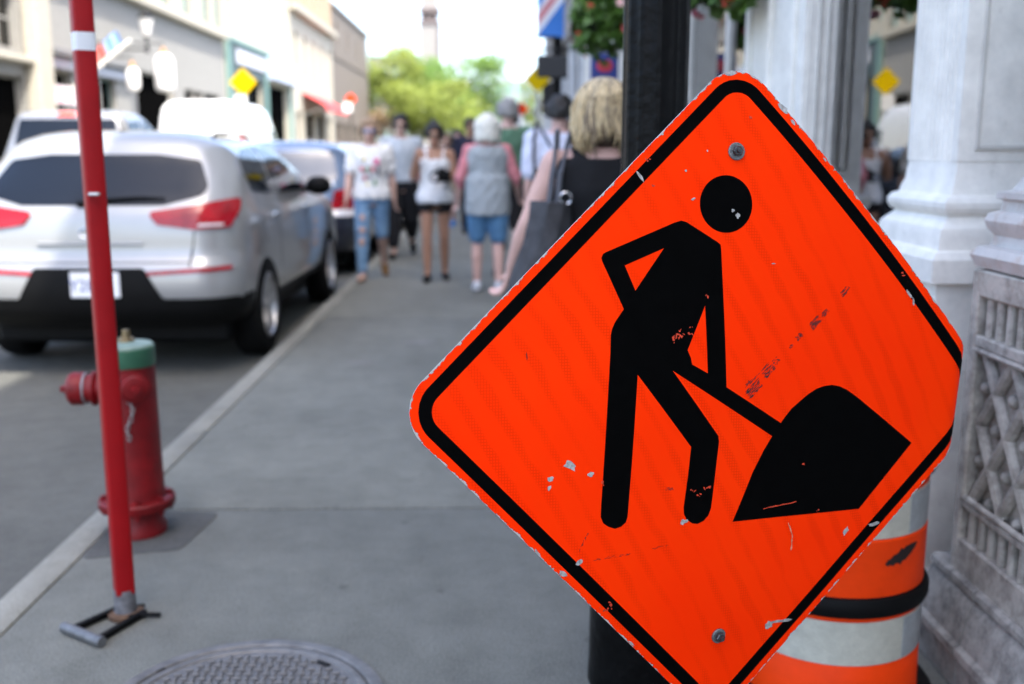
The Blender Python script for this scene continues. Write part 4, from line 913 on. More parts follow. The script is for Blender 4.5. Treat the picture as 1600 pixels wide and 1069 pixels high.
# following bays
bays = [(7.9,8.6),(11.1,11.8),(14.2,14.9)]; prev = 5.356
for y0, y1 in bays:
    P_(pier(1.30,1.75,y0,y1,[(0.0,0.06),(0.9,0.045),(0.92,0.07),(1.0,0.07),(1.02,0.03),(1.15,0.02),(1.17,0.0),(3.3,0.0)]).build('pier', M_WHITE, None, angle=25))
    f = P_(MB().bbox(1.42,1.62,prev,y0,-0.01,0.6,0.01).bbox(1.46,1.54,prev,y0,2.9,3.3,0.01).bbox(1.47,1.53,(prev+y0)/2-0.04,(prev+y0)/2+0.04,0.6,2.9,0.005).build('window_frame', M_GREYP, None))
    for a, b in ((prev,(prev+y0)/2-0.04),((prev+y0)/2+0.04,y0)): sub(MB().box(1.495,1.503,a,b,0.6,2.9).build('pane', gl, None, smooth=False), f)
    prev = y1
# everything above and behind: entablature, upper wall, interior
P_(pier(1.26,1.76,-13.9,14.9,[(3.3,0.0),(3.42,0.0),(3.44,0.03),(3.9,0.03),(3.93,0.12),(4.05,0.14),(4.08,0.02)]).build('entablature', M_WHITE, None, angle=25))
def wall_with(x, nx, y0, y1, z0, z1, ops, dep):
    """wall sheet with real openings: front face plus reveals"""
    s = MB(); Y = sorted({y0, y1}|{q for o in ops for q in o[:2]}); Z = sorted({z0, z1}|{q for o in ops for q in o[2:4]})
    for a, b in zip(Y[:-1], Y[1:]):
        for c, d in zip(Z[:-1], Z[1:]):
            m_ = ((a+b)/2, (c+d)/2)
            if any(o[0] < m_[0] < o[1] and o[2] < m_[1] < o[3] for o in ops): continue
            s.quad((x,a,c),(x,b,c),(x,b,d),(x,a,d))
    xb = x-nx*dep
    for a, b, c, d in [o[:4] for o in ops]:
        for p, q in (((a,c),(a,d)),((b,d),(b,c)),((a,d),(b,d)),((b,c),(a,c))):
            s.quad((x,p[0],p[1]),(x,q[0],q[1]),(xb,q[0],q[1]),(xb,p[0],p[1]))
    return s
ops = [(y, y+1.2, z, z+2.1) for y in np.arange(-12.5, 14, 2.6) for z in (4.9, 8.6)]
s = wall_with(1.27, -1, -13.9, 14.9, 4.06, 11.65, ops, 0.3); s.box(1.58,9,-13.9,14.9,4.06,11.5); s.box(1.2,9.0,-13.9,14.9,11.65,11.8)
P_(s.build('upper_wall', M_WHITE, None, smooth=False))
for o in ops:
    f = P_(MB().box(1.46,1.52,o[0],o[0]+0.07,o[2],o[3]).box(1.46,1.52,o[1]-0.07,o[1],o[2],o[3]).box(1.462,1.518,o[0]+0.07,o[1]-0.07,o[3]-0.07,o[3]).box(1.462,1.518,o[0]+0.07,o[1]-0.07,(o[2]+o[3])/2-0.03,(o[2]+o[3])/2+0.03).build('window', M_GREYP, None, smooth=False))
    sub(MB().box(1.50,1.506,o[0]+0.07,o[1]-0.07,o[2],o[3]-0.07).build('pane', gl, None, smooth=False), f)
s = MB(); s.box(5.0,5.2,-13.9,14.9,0,3.3); s.box(1.62,5.0,3.0,14.9,-0.05,0.0); s.box(1.62,9.0,-13.9,14.9,3.3,3.42); s.box(1.8,5.0,2.9,3.1,0,3.3); s.box(1.76,5.0,14.8,14.9,0,3.3); P_(s.build('interior_wall', M_INT, None, smooth=False))
P_(MB().box(1.30,9.0,-13.9,1.40,-0.05,3.3).build('solid_bay', M_WHITE, None, smooth=False))
# draped display in the shop window
M_DRAPE = stone_mat('brown_drape', (0.16,0.10,0.055), (0.35,0.27,0.16), 0.5, 0.8, bump=0.6, bscale=12)
dp = thing('window_display', 'brown and gold draped display standing behind the shop window glass', 'display', (1.95,4.0,0.0))
s = MB(); L = []
for i in range(0, 17):
    z = 0.0+1.36*i/16; q = []
    for k in range(40):
        a = 2*math.pi*k/40; r_ = 1+0.10*math.sin(a*9+z*2)+0.07*math.sin(a*5-z*3); f_ = 1-0.25*(z/1.4)**2
        q.append((0.30*r_*f_*math.cos(a), 0.55*r_*f_*math.sin(a), z))
    L.append(q)
s.loft(L); s.build('drape', M_DRAPE, dp, angle=60)
s = MB(); s.ball((0,0.05,1.40),0.22,0.4,0.12,20,8); s.build('folded_cloth', mat('ochre_cloth', (0.30,0.20,0.08), 0.85, var=0.5, scale=9), dp)
s = MB(); s.tube([(0.1,-0.25,1.36),(0.08,-0.25,1.9)], 0.02, 8); s.ball((0.08,-0.25,1.95),0.05,0.05,0.06,12,8); s.build('stand', mat('brass', (0.5,0.35,0.12), 0.35, 0.8), dp)

# darker buildings further along on the right
def facade(name, label, x, nx, y0, y1, h, ops, wm, fm, gm, back=8.0, cornice=None, dep=0.28, cm=None):
    t = thing(name, label, 'building', (x, y0, 0)); T = Matrix.Translation(-Vector(t.location))
    def par(o, p):
        o.parent = p
        if p == t: o.matrix_parent_inverse = T
        return o
    s = wall_with(x, nx, y0, y1, -0.02, h, ops, dep); xb = x-nx*(dep+0.12); xe = x-nx*back
    s.box(min(xb,xe),max(xb,xe),y0,y1,-0.02,h-0.02)
    par(s.build('wall', wm, None, smooth=False), t)
    if cornice:
        for z, o, hh in cornice:
            a, b = sorted((x+nx*o, x-nx*0.02)); par(MB().bbox(a,b,y0+0.02,y1-0.02,z,z+hh,0.03,1).build('cornice', cm or wm, None), t)
    for o in ops:
        xa = x-nx*dep*0.65; a, b = sorted((xa, xa-nx*0.06)); f_ = 0.07; fr = MB()
        fr.box(a,b,o[0],o[0]+f_,o[2],o[3]); fr.box(a,b,o[1]-f_,o[1],o[2],o[3]); fr.box(a+0.002,b-0.002,o[0]+f_,o[1]-f_,o[3]-f_,o[3]); fr.box(a+0.002,b-0.002,o[0]+f_,o[1]-f_,o[2],o[2]+f_)
        if len(o) > 4 and o[4] == 'w': fr.box(a+0.002,b-0.002,o[0]+f_,o[1]-f_,(o[2]+o[3])/2-0.03,(o[2]+o[3])/2+0.03); fr.box(a+0.004,b-0.004,(o[0]+o[1])/2-0.03,(o[0]+o[1])/2+0.03,o[2]+f_,o[3]-f_)
        fo = par(fr.build('window' if o[2] > 0.3 else 'door', fm if len(o) < 6 else o[5], None, smooth=False), t)
        xp = xa-nx*0.03; par(MB().box(xp-0.004,xp+0.004,o[0]+f_,o[1]-f_,o[2]+f_,o[3]-f_).build('pane', o[6] if len(o) > 6 else gm, None, smooth=False), fo)  # M_VOID openings get a black sheet for the shade behind, not glass
    return t, par
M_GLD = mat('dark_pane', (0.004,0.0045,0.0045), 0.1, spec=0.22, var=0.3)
M_VOID = mat('unlit_interior', (0.003,0.003,0.003), 1.0, spec=0.0)  # flat black painted in for the shade inside doorways and shop openings
M_RSTONE = stone_mat('dark_limestone', (0.24,0.235,0.23), (0.12,0.12,0.12), 0.3)
M_RWHITE = mat('white_trim', (0.66,0.67,0.68), 0.5)
ops = [(15.3+2.3*k, 16.9+2.3*k, 0.5, 2.9, 'w') for k in range(0, 3)]+[(22.2,23.4,0.05,2.6),(24.2,26.4,0.6,2.7,'w'),(27.0,29.2,0.6,2.7,'w')]+[(15.4+2.2*k, 16.5+2.2*k, z, z+2.1, 'w') for k in range(0, 7) for z in (4.3, 8.6)]
tR, parR = facade('stone_shop_row', 'dark limestone shop row on the right beyond the white shopfront', 1.55, -1, 14.95, 31.0, 12.6, ops, M_RSTONE, M_RWHITE, M_GLD, cornice=[(3.3,0.2,0.3),(7.7,0.2,0.3),(12.1,0.35,0.4)])
for y in (15.05,17.1,19.4,21.8,26.7,29.8): parR(MB().bbox(1.42,1.56,y,y+0.2,0,3.3,0.02,1).build('pilaster_strip', M_RWHITE, None), tR)
for lb, y, x0, x1, z0, z1, m, c2 in (('black hanging shop sign projecting over the pavement below the blue banner', 14.6, 0.62, 1.05, 2.32, 2.62, mat('sign_dark', (0.012,0.012,0.014), 0.5), None), ('small blue and red hanging shop sign beside the flower basket', 9.2, 0.86, 1.10, 1.92, 2.16, mat('sign_blue', (0.02,0.04,0.2), 0.5), (0.5,0.03,0.05)), ('narrow dark shop sign hanging over the pavement behind the man in the white shirt', 20.0, 0.95, 1.25, 2.0, 2.6, mat('sign_dark', (0.012,0.012,0.014), 0.5), None)):
    t = thing('hanging_sign', lb, 'sign', ((x0+x1)/2, y, z0), 0, 'hanging shop signs on the right')
    w2 = (x1-x0)/2; s = MB(); s.bbox(-w2,w2,-0.03,0.03,0,z1-z0,0.012,1); s.build('board', m, t)
    if c2: s = MB(); s.ball((0,-0.033,(z1-z0)*0.55),w2*0.6,0.004,0.06,16,6); s.build('emblem', mat('emblem_red', c2, 0.5), t)
    s = MB(); s.tube([(1.5-(x0+x1)/2,0,z1-z0+0.08),(-w2,0,z1-z0+0.08)], 0.014, 8); s.tube([(-w2*0.7,0,z1-z0),(-w2*0.7,0,z1-z0+0.08)], 0.008, 6); s.tube([(w2*0.7,0,z1-z0),(w2*0.7,0,z1-z0+0.08)], 0.008, 6); s.build('bracket', M_BLACK, t)

# ------------------------------------------------------------------ left-hand buildings across the street
XL = -11.5
M_CREAM = stone_mat('cream_stone', (0.39,0.365,0.30), (0.42,0.38,0.30), 0.12)
M_CREAM2 = stone_mat('pale_cream_render', (0.43,0.40,0.325), (0.5,0.45,0.35), 0.1)
M_GREYST = stone_mat('grey_limestone', (0.275,0.268,0.245), (0.26,0.255,0.24), 0.25)
M_TEAL = mat('teal_paint', (0.12,0.22,0.20), 0.5, var=0.1)
M_DTEAL = mat('dark_teal_paint', (0.035,0.06,0.063), 0.5, var=0.15)
M_BROWN = stone_mat('brown_grey_brick', (0.15,0.127,0.105), (0.18,0.16,0.14), 0.25)
M_TPANE = mat('pale_pane', (0.20,0.33,0.31), 0.3, spec=0.4, var=0.15)
M_TAN = stone_mat('tan_stone', (0.38,0.28,0.18), (0.45,0.36,0.26), 0.1)
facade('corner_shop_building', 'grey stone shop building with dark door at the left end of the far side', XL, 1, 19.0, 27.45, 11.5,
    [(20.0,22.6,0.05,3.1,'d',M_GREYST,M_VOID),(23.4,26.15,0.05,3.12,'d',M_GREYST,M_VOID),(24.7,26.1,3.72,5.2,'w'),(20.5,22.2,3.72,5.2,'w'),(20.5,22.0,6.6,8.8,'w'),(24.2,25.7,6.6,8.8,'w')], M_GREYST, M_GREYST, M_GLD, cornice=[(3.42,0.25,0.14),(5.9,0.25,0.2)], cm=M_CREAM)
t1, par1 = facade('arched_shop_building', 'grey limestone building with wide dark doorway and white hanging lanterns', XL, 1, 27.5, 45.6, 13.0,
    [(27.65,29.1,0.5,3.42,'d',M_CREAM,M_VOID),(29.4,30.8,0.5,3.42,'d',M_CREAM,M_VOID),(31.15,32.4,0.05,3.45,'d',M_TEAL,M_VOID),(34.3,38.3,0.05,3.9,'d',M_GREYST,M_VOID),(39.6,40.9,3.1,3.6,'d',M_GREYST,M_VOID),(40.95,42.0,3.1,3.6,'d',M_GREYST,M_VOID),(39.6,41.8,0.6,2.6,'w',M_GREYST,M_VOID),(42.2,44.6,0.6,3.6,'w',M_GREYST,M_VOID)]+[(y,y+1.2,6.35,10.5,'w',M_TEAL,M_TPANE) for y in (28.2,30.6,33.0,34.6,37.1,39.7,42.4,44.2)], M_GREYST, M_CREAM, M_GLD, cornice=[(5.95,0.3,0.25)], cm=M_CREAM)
par1(MB().bbox(XL,XL+0.12,27.55,33.6,3.46,3.76,0.02,1).build('fascia_sign', mat('fascia_white', (0.46,0.48,0.54), 0.5), None), t1)
par1(MB().bbox(XL,XL+0.3,27.4,33.7,3.78,3.95,0.02,1).build('shop_cornice', mat('shop_cornice_grey', (0.16,0.16,0.16), 0.6), None), t1)
par1(MB().bbox(XL-0.005,XL+0.05,27.5,45.5,6.2,12.95,0.01,1).build("upper_render", M_CREAM2, None), t1)
o = [q for q in t1.children if q.name.startswith('upper_render')][0]
me = wall_with(XL+0.05, 1, 27.5, 45.6, 6.2, 13.0, [(y,y+1.2,6.35,10.5) for y in (28.2,30.6,33.0,34.6,37.1,39.7,42.4,44.2)], 0.06); old = o.data
m2 = bpy.data.meshes.new('upper_render'); m2.from_pydata(me.v, [], me.f); fix_normals(m2); m2.materials.append(M_CREAM2); o.data = m2
s = MB()
for y in (26.3,): s.bbox(XL,XL+0.35,y,y+0.85,0,5.9,0.03,1)
tag(s.build('stone_pilaster', M_CREAM2), 'pale stone pilaster between the dark door and the shop with the pink poster', 'pilaster')
po_ = thing('shop_poster', 'white and pink poster fixed across the lower shop window on the left', 'poster', (XL+0.06,28.4,2.54))
MB().bbox(-0.01,0.01,-0.85,0.82,0,0.48,0.004,1).build('sheet', mat('poster_white', (0.78,0.70,0.72), 0.5, var=0.05), po_)
for y, z, w_, h_ in ((-0.5,0.36,0.25,0.05),(0.35,0.2,0.16,0.13),(-0.3,0.1,0.2,0.05)): MB().bbox(0.011,0.016,y-w_,y+w_,z-h_,z+h_,0.002,1).build('pink_block', mat('poster_pink', (0.75,0.28,0.32), 0.5), po_)
t2, par2 = facade('teal_shop_building', 'cream building with a teal shopfront and two long white signs', XL, 1, 45.65, 60.7, 13.0,
    [(47.3,48.6,0.05,4.6,'d',M_DTEAL,M_VOID),(49.2,52.8,0.5,4.7,'w',M_DTEAL,M_VOID),(53.8,59.2,0.05,4.7,'d',M_DTEAL,M_VOID)]+[(y,y+0.9,6.9,10.6,'w',M_TEAL,M_TPANE) for y in (46.6,48.8,51.0,53.2,55.4,57.6,59.4)], M_CREAM2, M_TEAL, M_GLD, cornice=[(11.8,0.4,0.4)])
s = MB(); 
for y in (45.9,53.35,59.6): s.bbox(XL,XL+0.16,y,y+0.45,0,6.0,0.02,1)
s.bbox(XL,XL+0.2,45.9,60.2,6.0,6.2,0.02,1); par2(s.build('teal_shopfront', M_TEAL, None), t2)
s = MB(); s.bbox(XL,XL+0.1,46.4,53.3,4.66,5.98,0.01,1); s.bbox(XL,XL+0.1,48.62,49.18,0,4.65,0.01,1); s.bbox(XL,XL+0.1,52.85,53.3,0,4.65,0.01,1); s.bbox(XL,XL+0.1,46.4,47.25,0,4.65,0.01,1); par2(s.build('dark_shopfront', M_DTEAL, None), t2)
par2(MB().bbox(XL+0.11,XL+0.2,47.4,53.1,5.15,5.78,0.02,1).build('fascia_sign', MATS['fascia_white'], None), t2)
par2(MB().bbox(XL+0.02,XL+0.5,53.6,60.2,4.85,5.95,0.02,1).build('fascia_sign', mat('fascia_pale_blue', (0.38,0.43,0.53), 0.5), None), t2)
t3, par3 = facade('awning_building', 'cream building with a red awning over its ground floor shop', XL, 1, 60.75, 76.4, 14.5,
    [(62.0,63.6,0.05,3.6,'d',M_CREAM,M_VOID),(64.6,68.4,0.4,3.7,'w',M_CREAM,M_VOID),(69.0,72.6,0.4,3.7,'w',M_CREAM,M_VOID),(73.6,75.4,0.05,3.6,'d',M_CREAM,M_VOID)]+[(y,y+1.1,5.6,8.2,'w') for y in (62,65,68,71,74)]+[(y,y+1.1,10.3,13,'w') for y in (62,65,68,71,74)], M_CREAM, M_CREAM, M_GLD, cornice=[(9.2,0.45,0.4)])
par3(wall_with(XL+0.03, 1, 60.8, 76.4, 9.65, 14.5, [(y,y+1.1,10.3,13) for y in (62,65,68,71,74)], 0.05).build('upper_wall', M_TAN, None, smooth=False), t3)
aw = thing('red_awning', 'red shop awning sloping out over the far pavement', 'awning', (XL,68.4,3.7))
s = MB(); L = []
for k in range(25):
    y = -4.6+9.2*k/24; L.append([(0.0,y,1.1),(0.7,y,0.75),(1.45,y,0.32+0.03*math.cos(k*2.6)),(1.5,y,0.0),(1.47,y,0.0),(1.42,y,0.29+0.03*math.cos(k*2.6)),(0.7,y,0.71),(0.0,y,1.05)])
s.loft(L); s.build('canopy', mat('awning_red', (0.55,0.05,0.05), 0.7, var=0.1), aw)
s = MB()
for y in (-4.5,0,4.5): s.tube([(0,y,-0.3),(1.45,y,0.3)], 0.025, 8)
s.build('awning_frame', M_STEEL, aw)
facade('brown_brick_building', 'brown grey brick building with a flat roof at the end of the far row', XL, 1, 76.45, 98.0, 11.85,
    [(y,y+2.6,0.5,3.4,'w',M_BROWN,M_VOID) for y in (77.5,81.5,85.5,89.5,93.5)]+[(y,y+0.8,9.1,10.6) for y in (78.5,84.5,90.5)], M_BROWN, M_BROWN, M_GLD, back=20, cornice=[(8.0,0.08,0.3),(11.5,0.15,0.3)])

# things on the far side
def lantern(label, x, y, z0, z1, r):
    t = thing('hanging_lantern', label, 'lantern', (x,y,z0), 0, 'white lanterns outside the dark doorway'); h = z1-z0
    MB().lathe([(r*0.3,0.0),(r*0.85,0.05),(r,0.15),(r*0.95,h*0.85),(r*0.6,h)], n=20).build('shade', mat('lantern_white', (0.80,0.79,0.76), 0.5, var=0.03), t)
    MB().lathe([(0.05,h),(0.09,h+0.02),(0.09,h+0.12),(0.02,h+0.2)], n=12).build('cap', mat('lantern_copper', (0.45,0.25,0.12), 0.5, 0.6), t)
    s = MB(); s.tube([(0,0,h+0.15),(0,0,h+0.3),(XL-x,0,h+0.34)], 0.02, 8); s.build('bracket', M_BLACK, t)
lantern('smaller white hanging lantern, nearer the red pole', -10.2, 30.2, 2.98, 3.62, 0.19)
lantern('larger white hanging lantern on the right of the smaller one', -9.3, 30.2, 2.95, 4.0, 0.28)
t = thing('wall_lantern', 'old street lantern on a bracket high on the grey limestone wall', 'lantern', (-10.65,33.0,4.3))
s = MB(); s.lathe([(0.06,0.0),(0.08,0.1),(0.04,0.2),(0.03,0.4),(0.12,0.5)], n=8); s.tube([(0,0,0.1),(-0.86,0,0.1)], 0.03, 8); s.tube([(0,0.02,0.4),(0.2,0.02,1.04)], 0.012, 6); s.lathe([(0.26,1.02),(0.25,1.06),(0.08,1.25),(0.02,1.35)], n=6); s.build('lantern_frame', M_BLACK, t)
MB().lathe([(0.10,0.5),(0.24,1.02)], n=6).build('lantern_glass', M_LANT, t, angle=20)
t = thing('flagpole', 'white slanted flagpole with a red and blue flag on the grey limestone wall', 'flagpole', (XL,29.0,2.95))
s = MB(); d = Vector((1.75,-0.15,1.30)); s.cyl((0,0,0), d, 0.055, 0.05, 10); s.build('pole', mat('flagpole_white', (0.8,0.79,0.72), 0.5), t)
for nm, a, b, c in (('red_cloth',0.30,0.62,(0.65,0.12,0.10)),('blue_cloth',0.66,0.88,(0.20,0.35,0.65))):
    s = MB(); L = []
    for k in range(9):
        f_ = a+(b-a)*k/8; p = d*f_; w_ = 0.03*math.sin(k*1.3); L.append([(p.x-0.15,p.y+w_,p.z+0.42),(p.x,p.y+w_,p.z+0.03),(p.x+0.004,p.y+w_+0.012,p.z+0.03),(p.x-0.146,p.y+w_+0.012,p.z+0.42)])
    s.loft(L); s.build(nm, mat(nm, c, 0.7), t)
def diamond_sign(label, x, y, zc, half, rot, group, tab=True, pole_m=None):
    t = thing('diamond_sign', label, 'road sign', (x,y,-0.02), rot, group)
    s = MB(); pl = round_poly([(half,zc),(0,zc+half),(-half,zc),(0,zc-half)], half*0.1); s.prism(pl, -0.045, -0.035, lambda a, b, d: (a, d, b)); s.build('face', mat('sign_yellow', (0.62,0.42,0.0), 0.6, var=0.03, spec=0.1), t)
    if tab: s = MB(); s.prism(round_poly(rect(-0.30,0.10,zc-half-0.42,zc-half+0.06), 0.04), -0.062, -0.05, lambda a, b, d: (a, d, b)); s.build('white_tab', mat('tab_white', (0.78,0.78,0.76), 0.5), t)
    s = MB(); s.cyl((0,0,0),(0,0,zc+half*0.8),0.035,0.035,10); s.build('post', pole_m or M_STEEL, t)
diamond_sign('plain yellow diamond road sign with white tab above the white van', -7.98, 34.0, 3.50, 0.46, R(-4), 'yellow diamond signs')
diamond_sign('yellow diamond road sign on the right beside the black hanging shop sign', 0.83, 19.2, 2.62, 0.24, 0, 'yellow diamond signs', False)
# temporary orange works signs and a signal far down the road
for lb, x, y, z in (('small orange works sign far down the left kerb', -8.3, 62.0, 4.4),('orange works sign far down the right pavement edge', 0.95, 34.0, 2.75)):
    t = thing('works_sign', lb, 'road sign', (x,y,-0.1)); s = MB(); h = 0.36 if x < 0 else 0.24; s.prism([(h,z),(0,z+h),(-h,z),(0,z-h)], -0.03, -0.02, lambda a, b, d: (a, d, b)); s.build('face', M_DRUM, t); s = MB(); s.cyl((0,0,0),(0,0,z+0.2),0.04,0.04,8); s.build('post', M_BLACKP, t)
    s = MB(); s.prism(round_poly(rect(-0.45,0.05,z-0.75,z-0.2), 0.04), -0.05, -0.04, lambda a, b, d: (a, d, b)); s.build('white_plate', mat('tab_white', (0.78,0.78,0.76), 0.5), t)
# banner on the second lamp post
bn = thing('street_banner', 'blue banner with white and red diagonal stripes hung from the further lamp post', 'banner', (0.87,15.75,2.98))
M_BB = mat('banner_blue', (0.03,0.16,0.50), 0.7, var=0.08)
def wave(a, b, d): return (a, d+0.012*math.sin(b*9), b)
patch(rect(-0.2,0.2,0.0,1.5), 0.1, lambda a, b, o: (a, -o+0.012*math.sin(b*9), b), 0.0, 0.004).build('cloth', M_BB, bn)
for pl, m in (([(-0.2,0.02),(-0.2,0.14),(0.2,0.66),(0.2,0.54)], mat('banner_white', (0.7,0.72,0.76), 0.7)), ([(-0.2,0.14),(-0.2,0.32),(0.2,0.84),(0.2,0.66)], mat('banner_red', (0.55,0.22,0.24), 0.7)), ([(-0.2,0.32),(-0.2,0.40),(0.2,0.92),(0.2,0.84)], MATS['banner_white'])):
    patch(pl, 0.1, lambda a, b, o: (a, -o+0.012*math.sin(b*9), b), 0.004, 0.006).build('stripe', m, bn)
s = MB(); s.tube([(-0.22,0,1.52),(0.12,0,1.52)], 0.015, 8); s.tube([(-0.22,0,0.0),(0.12,0,0.0)], 0.015, 8); s.build('banner_arm', M_BLACK, bn)
# hanging flower baskets on brackets
M_LEAF = mat('basket_leaf', (0.05,0.13,0.018), 0.5, var=0.5, scale=14, col2=(0.11,0.22,0.03))
M_PINK = mat('flower_pink', (0.70,0.14,0.20), 0.5, var=0.3, scale=30); M_FRED = mat('flower_red', (0.60,0.06,0.04), 0.5, var=0.3, scale=30); M_FPALE = mat('flower_pale', (0.75,0.45,0.42), 0.5, var=0.2, scale=30)
def basket(label, x, y, z, r, seed):
    rg = random.Random(seed); t = thing('flower_basket', label, 'flower basket', (x,y,z), 0, 'hanging flower baskets')
    MB().lathe([(0.02,-0.12),(r*0.45,-0.1),(r*0.62,0.06),(r*0.6,0.07),(r*0.4,0.04)], n=20).build('bowl', mat('basket_dark', (0.03,0.025,0.02), 0.9), t)
    s = MB()
    for _ in range(1400):
        a = rg.random()*2*math.pi; e = math.acos(1-1.75*rg.random()); q = r*(0.55+0.45*rg.random()**0.5)*(1+0.18*math.sin(3*a+seed))
        c = Vector((q*math.sin(e)*math.cos(a), q*math.sin(e)*math.sin(a), q*math.cos(e)*(0.75 if e < 1.57 else 1.15)))
        u = Vector((rg.gauss(0,1), rg.gauss(0,1), rg.gauss(0,1))).normalized(); v = u.cross(Vector((rg.gauss(0,1), rg.gauss(0,1), rg.gauss(0,1)))).normalized(); h = 0.016+0.020*rg.random()
        s.add([c-u*h*1.6, c+v*h, c+u*h*1.6, c-v*h], [(0,1,2,3)])
    o = s.build('foliage', M_LEAF, t, smooth=False); o['kind'] = 'stuff'
    for k in range(26):
        a = rg.random()*2*math.pi; e = math.acos(1-1.8*rg.random()); c = Vector((math.sin(e)*math.cos(a), math.sin(e)*math.sin(a), math.cos(e)*(0.8 if e < 1.57 else 1.2)))*r*1.04
        s = MB(); n_ = c.normalized(); u = n_.orthogonal().normalized(); v = n_.cross(u)
        for p in range(5):
            b = 2*math.pi*p/5; d_ = u*math.cos(b)+v*math.sin(b); e_ = u*math.cos(b+1.57)+v*math.sin(b+1.57); s.add([(0,0,0), d_*0.02+e_*0.014+n_*0.006, d_*0.036+n_*0.004, d_*0.02-e_*0.014+n_*0.006], [(0,1,2,3)])
        o = s.build('flower', [M_PINK,M_FRED,M_FPALE][k % 3], t, smooth=False); o.location = c
    s = MB(); 
    for a in (0.5,2.6,4.7): s.tube([(r*0.6*math.cos(a),r*0.6*math.sin(a),0.06),(0,0,0.62)], 0.006, 6)
    s.tube([(0,0,0.62),(0,0,0.70),(1.32-x,0,0.72)], 0.014, 8); s.build('bracket', M_BLACK, t)
basket('hanging basket of pink and red flowers left of the black lamp post', 0.90, 8.0, 2.30, 0.30, 3)
basket('hanging basket of pink flowers above the white pier, right of the lamp post', 1.06, 5.05, 2.17, 0.22, 5)

# ------------------------------------------------------------------ people
def skin(name, col): return mat(name, col, 0.5, var=0.08, scale=10, spec=0.35, bump=0.05, bscale=80)
def cloth(name, col, var=0.12, scale=12, col2=None): return mat(name, col, 0.85, var=var, scale=scale, bump=0.25, bscale=70, spec=0.2, col2=col2)
def remesh(mb, name, m, parent, vox=0.009, smooth=5, noise_amp=0.0, noise_size=0.12, seed=0):
    """fuse the collected shapes into one continuous surface"""
    me = bpy.data.meshes.new('tmp'); me.from_pydata(mb.v, [], mb.f); fix_normals(me)
    o = bpy.data.objects.new('tmp', me); COL.objects.link(o)
    r = o.modifiers.new('r', 'REMESH'); r.mode = 'VOXEL'; r.voxel_size = vox
    s = o.modifiers.new('s', 'SMOOTH'); s.factor = 0.5; s.iterations = smooth
    dg = bpy.context.evaluated_depsgraph_get(); m2 = bpy.data.meshes.new_from_object(o.evaluated_get(dg))
    bpy.data.objects.remove(o); m2.materials.clear()
    if noise_amp:
        n = len(m2.vertices); co = np.empty(n*3); no = np.empty(n*3); m2.vertices.foreach_get('co', co); m2.vertices.foreach_get('normal', no)
        co = co.reshape(-1, 3); no = no.reshape(-1, 3); k = 6.283/noise_size
        # folds: a few crossing waves, tightest where the cloth hangs
        w_ = np.sin(co[:,0]*k*1.1+np.sin(co[:,2]*k*0.6+seed)*1.7+co[:,1]*k*0.7)+0.7*np.sin(co[:,2]*k*0.8+co[:,0]*k*0.9+np.sin(co[:,1]*k+seed)*2.0)+0.5*np.sin(co[:,1]*k*1.9-co[:,2]*k*0.5+seed)
        co += no*(w_*noise_amp*0.6)[:, None]; m2.vertices.foreach_set('co', co.ravel()); m2.update()
    return link(name, m2, m, parent, True, 180, fix=False)

def lerp(a, b, t): return a.lerp(b, t)
TORSO_F = [(0.80,0.115,0.095,0.0),(0.87,0.165,0.120,0.005),(0.95,0.170,0.122,0.01),(1.03,0.140,0.100,0.0),(1.11,0.128,0.092,-0.004),(1.20,0.142,0.108,-0.012),(1.28,0.150,0.118,-0.012),(1.36,0.160,0.100,0.0),(1.415,0.135,0.080,0.008),(1.45,0.07,0.062,0.012)]
TORSO_M = [(0.80,0.115,0.095,0.0),(0.87,0.158,0.115,0.005),(0.95,0.160,0.118,0.008),(1.03,0.152,0.110,0.0),(1.11,0.152,0.108,-0.004),(1.20,0.168,0.116,-0.008),(1.28,0.178,0.120,-0.006),(1.36,0.182,0.106,0.002),(1.415,0.150,0.085,0.010),(1.45,0.078,0.068,0.014)]
def torso_rings(fem, z0, z1, inf, flare=0.0, gx=1.0):
    T = TORSO_F if fem else TORSO_M; out = []
    def at(z):
        for a, b in zip(T[:-1], T[1:]):
            if a[0] <= z <= b[0]:
                t = (z-a[0])/(b[0]-a[0]); return [a[i]+(b[i]-a[i])*t for i in range(4)]
        return list(T[0]) if z < T[0][0] else list(T[-1])
    n = max(6, int((z1-z0)/0.03))
    for k in range(n+1):
        z = z0+(z1-z0)*k/n; q = at(z); f = flare*(1-k/n)
        out.append((z, q[1]*gx+inf+f, q[2]*gx+inf+f*0.8, 0.0, q[3]))
    return out
def foot_dir(yaw): return Vector((math.sin(yaw), -math.cos(yaw), 0))
HAIR = {}
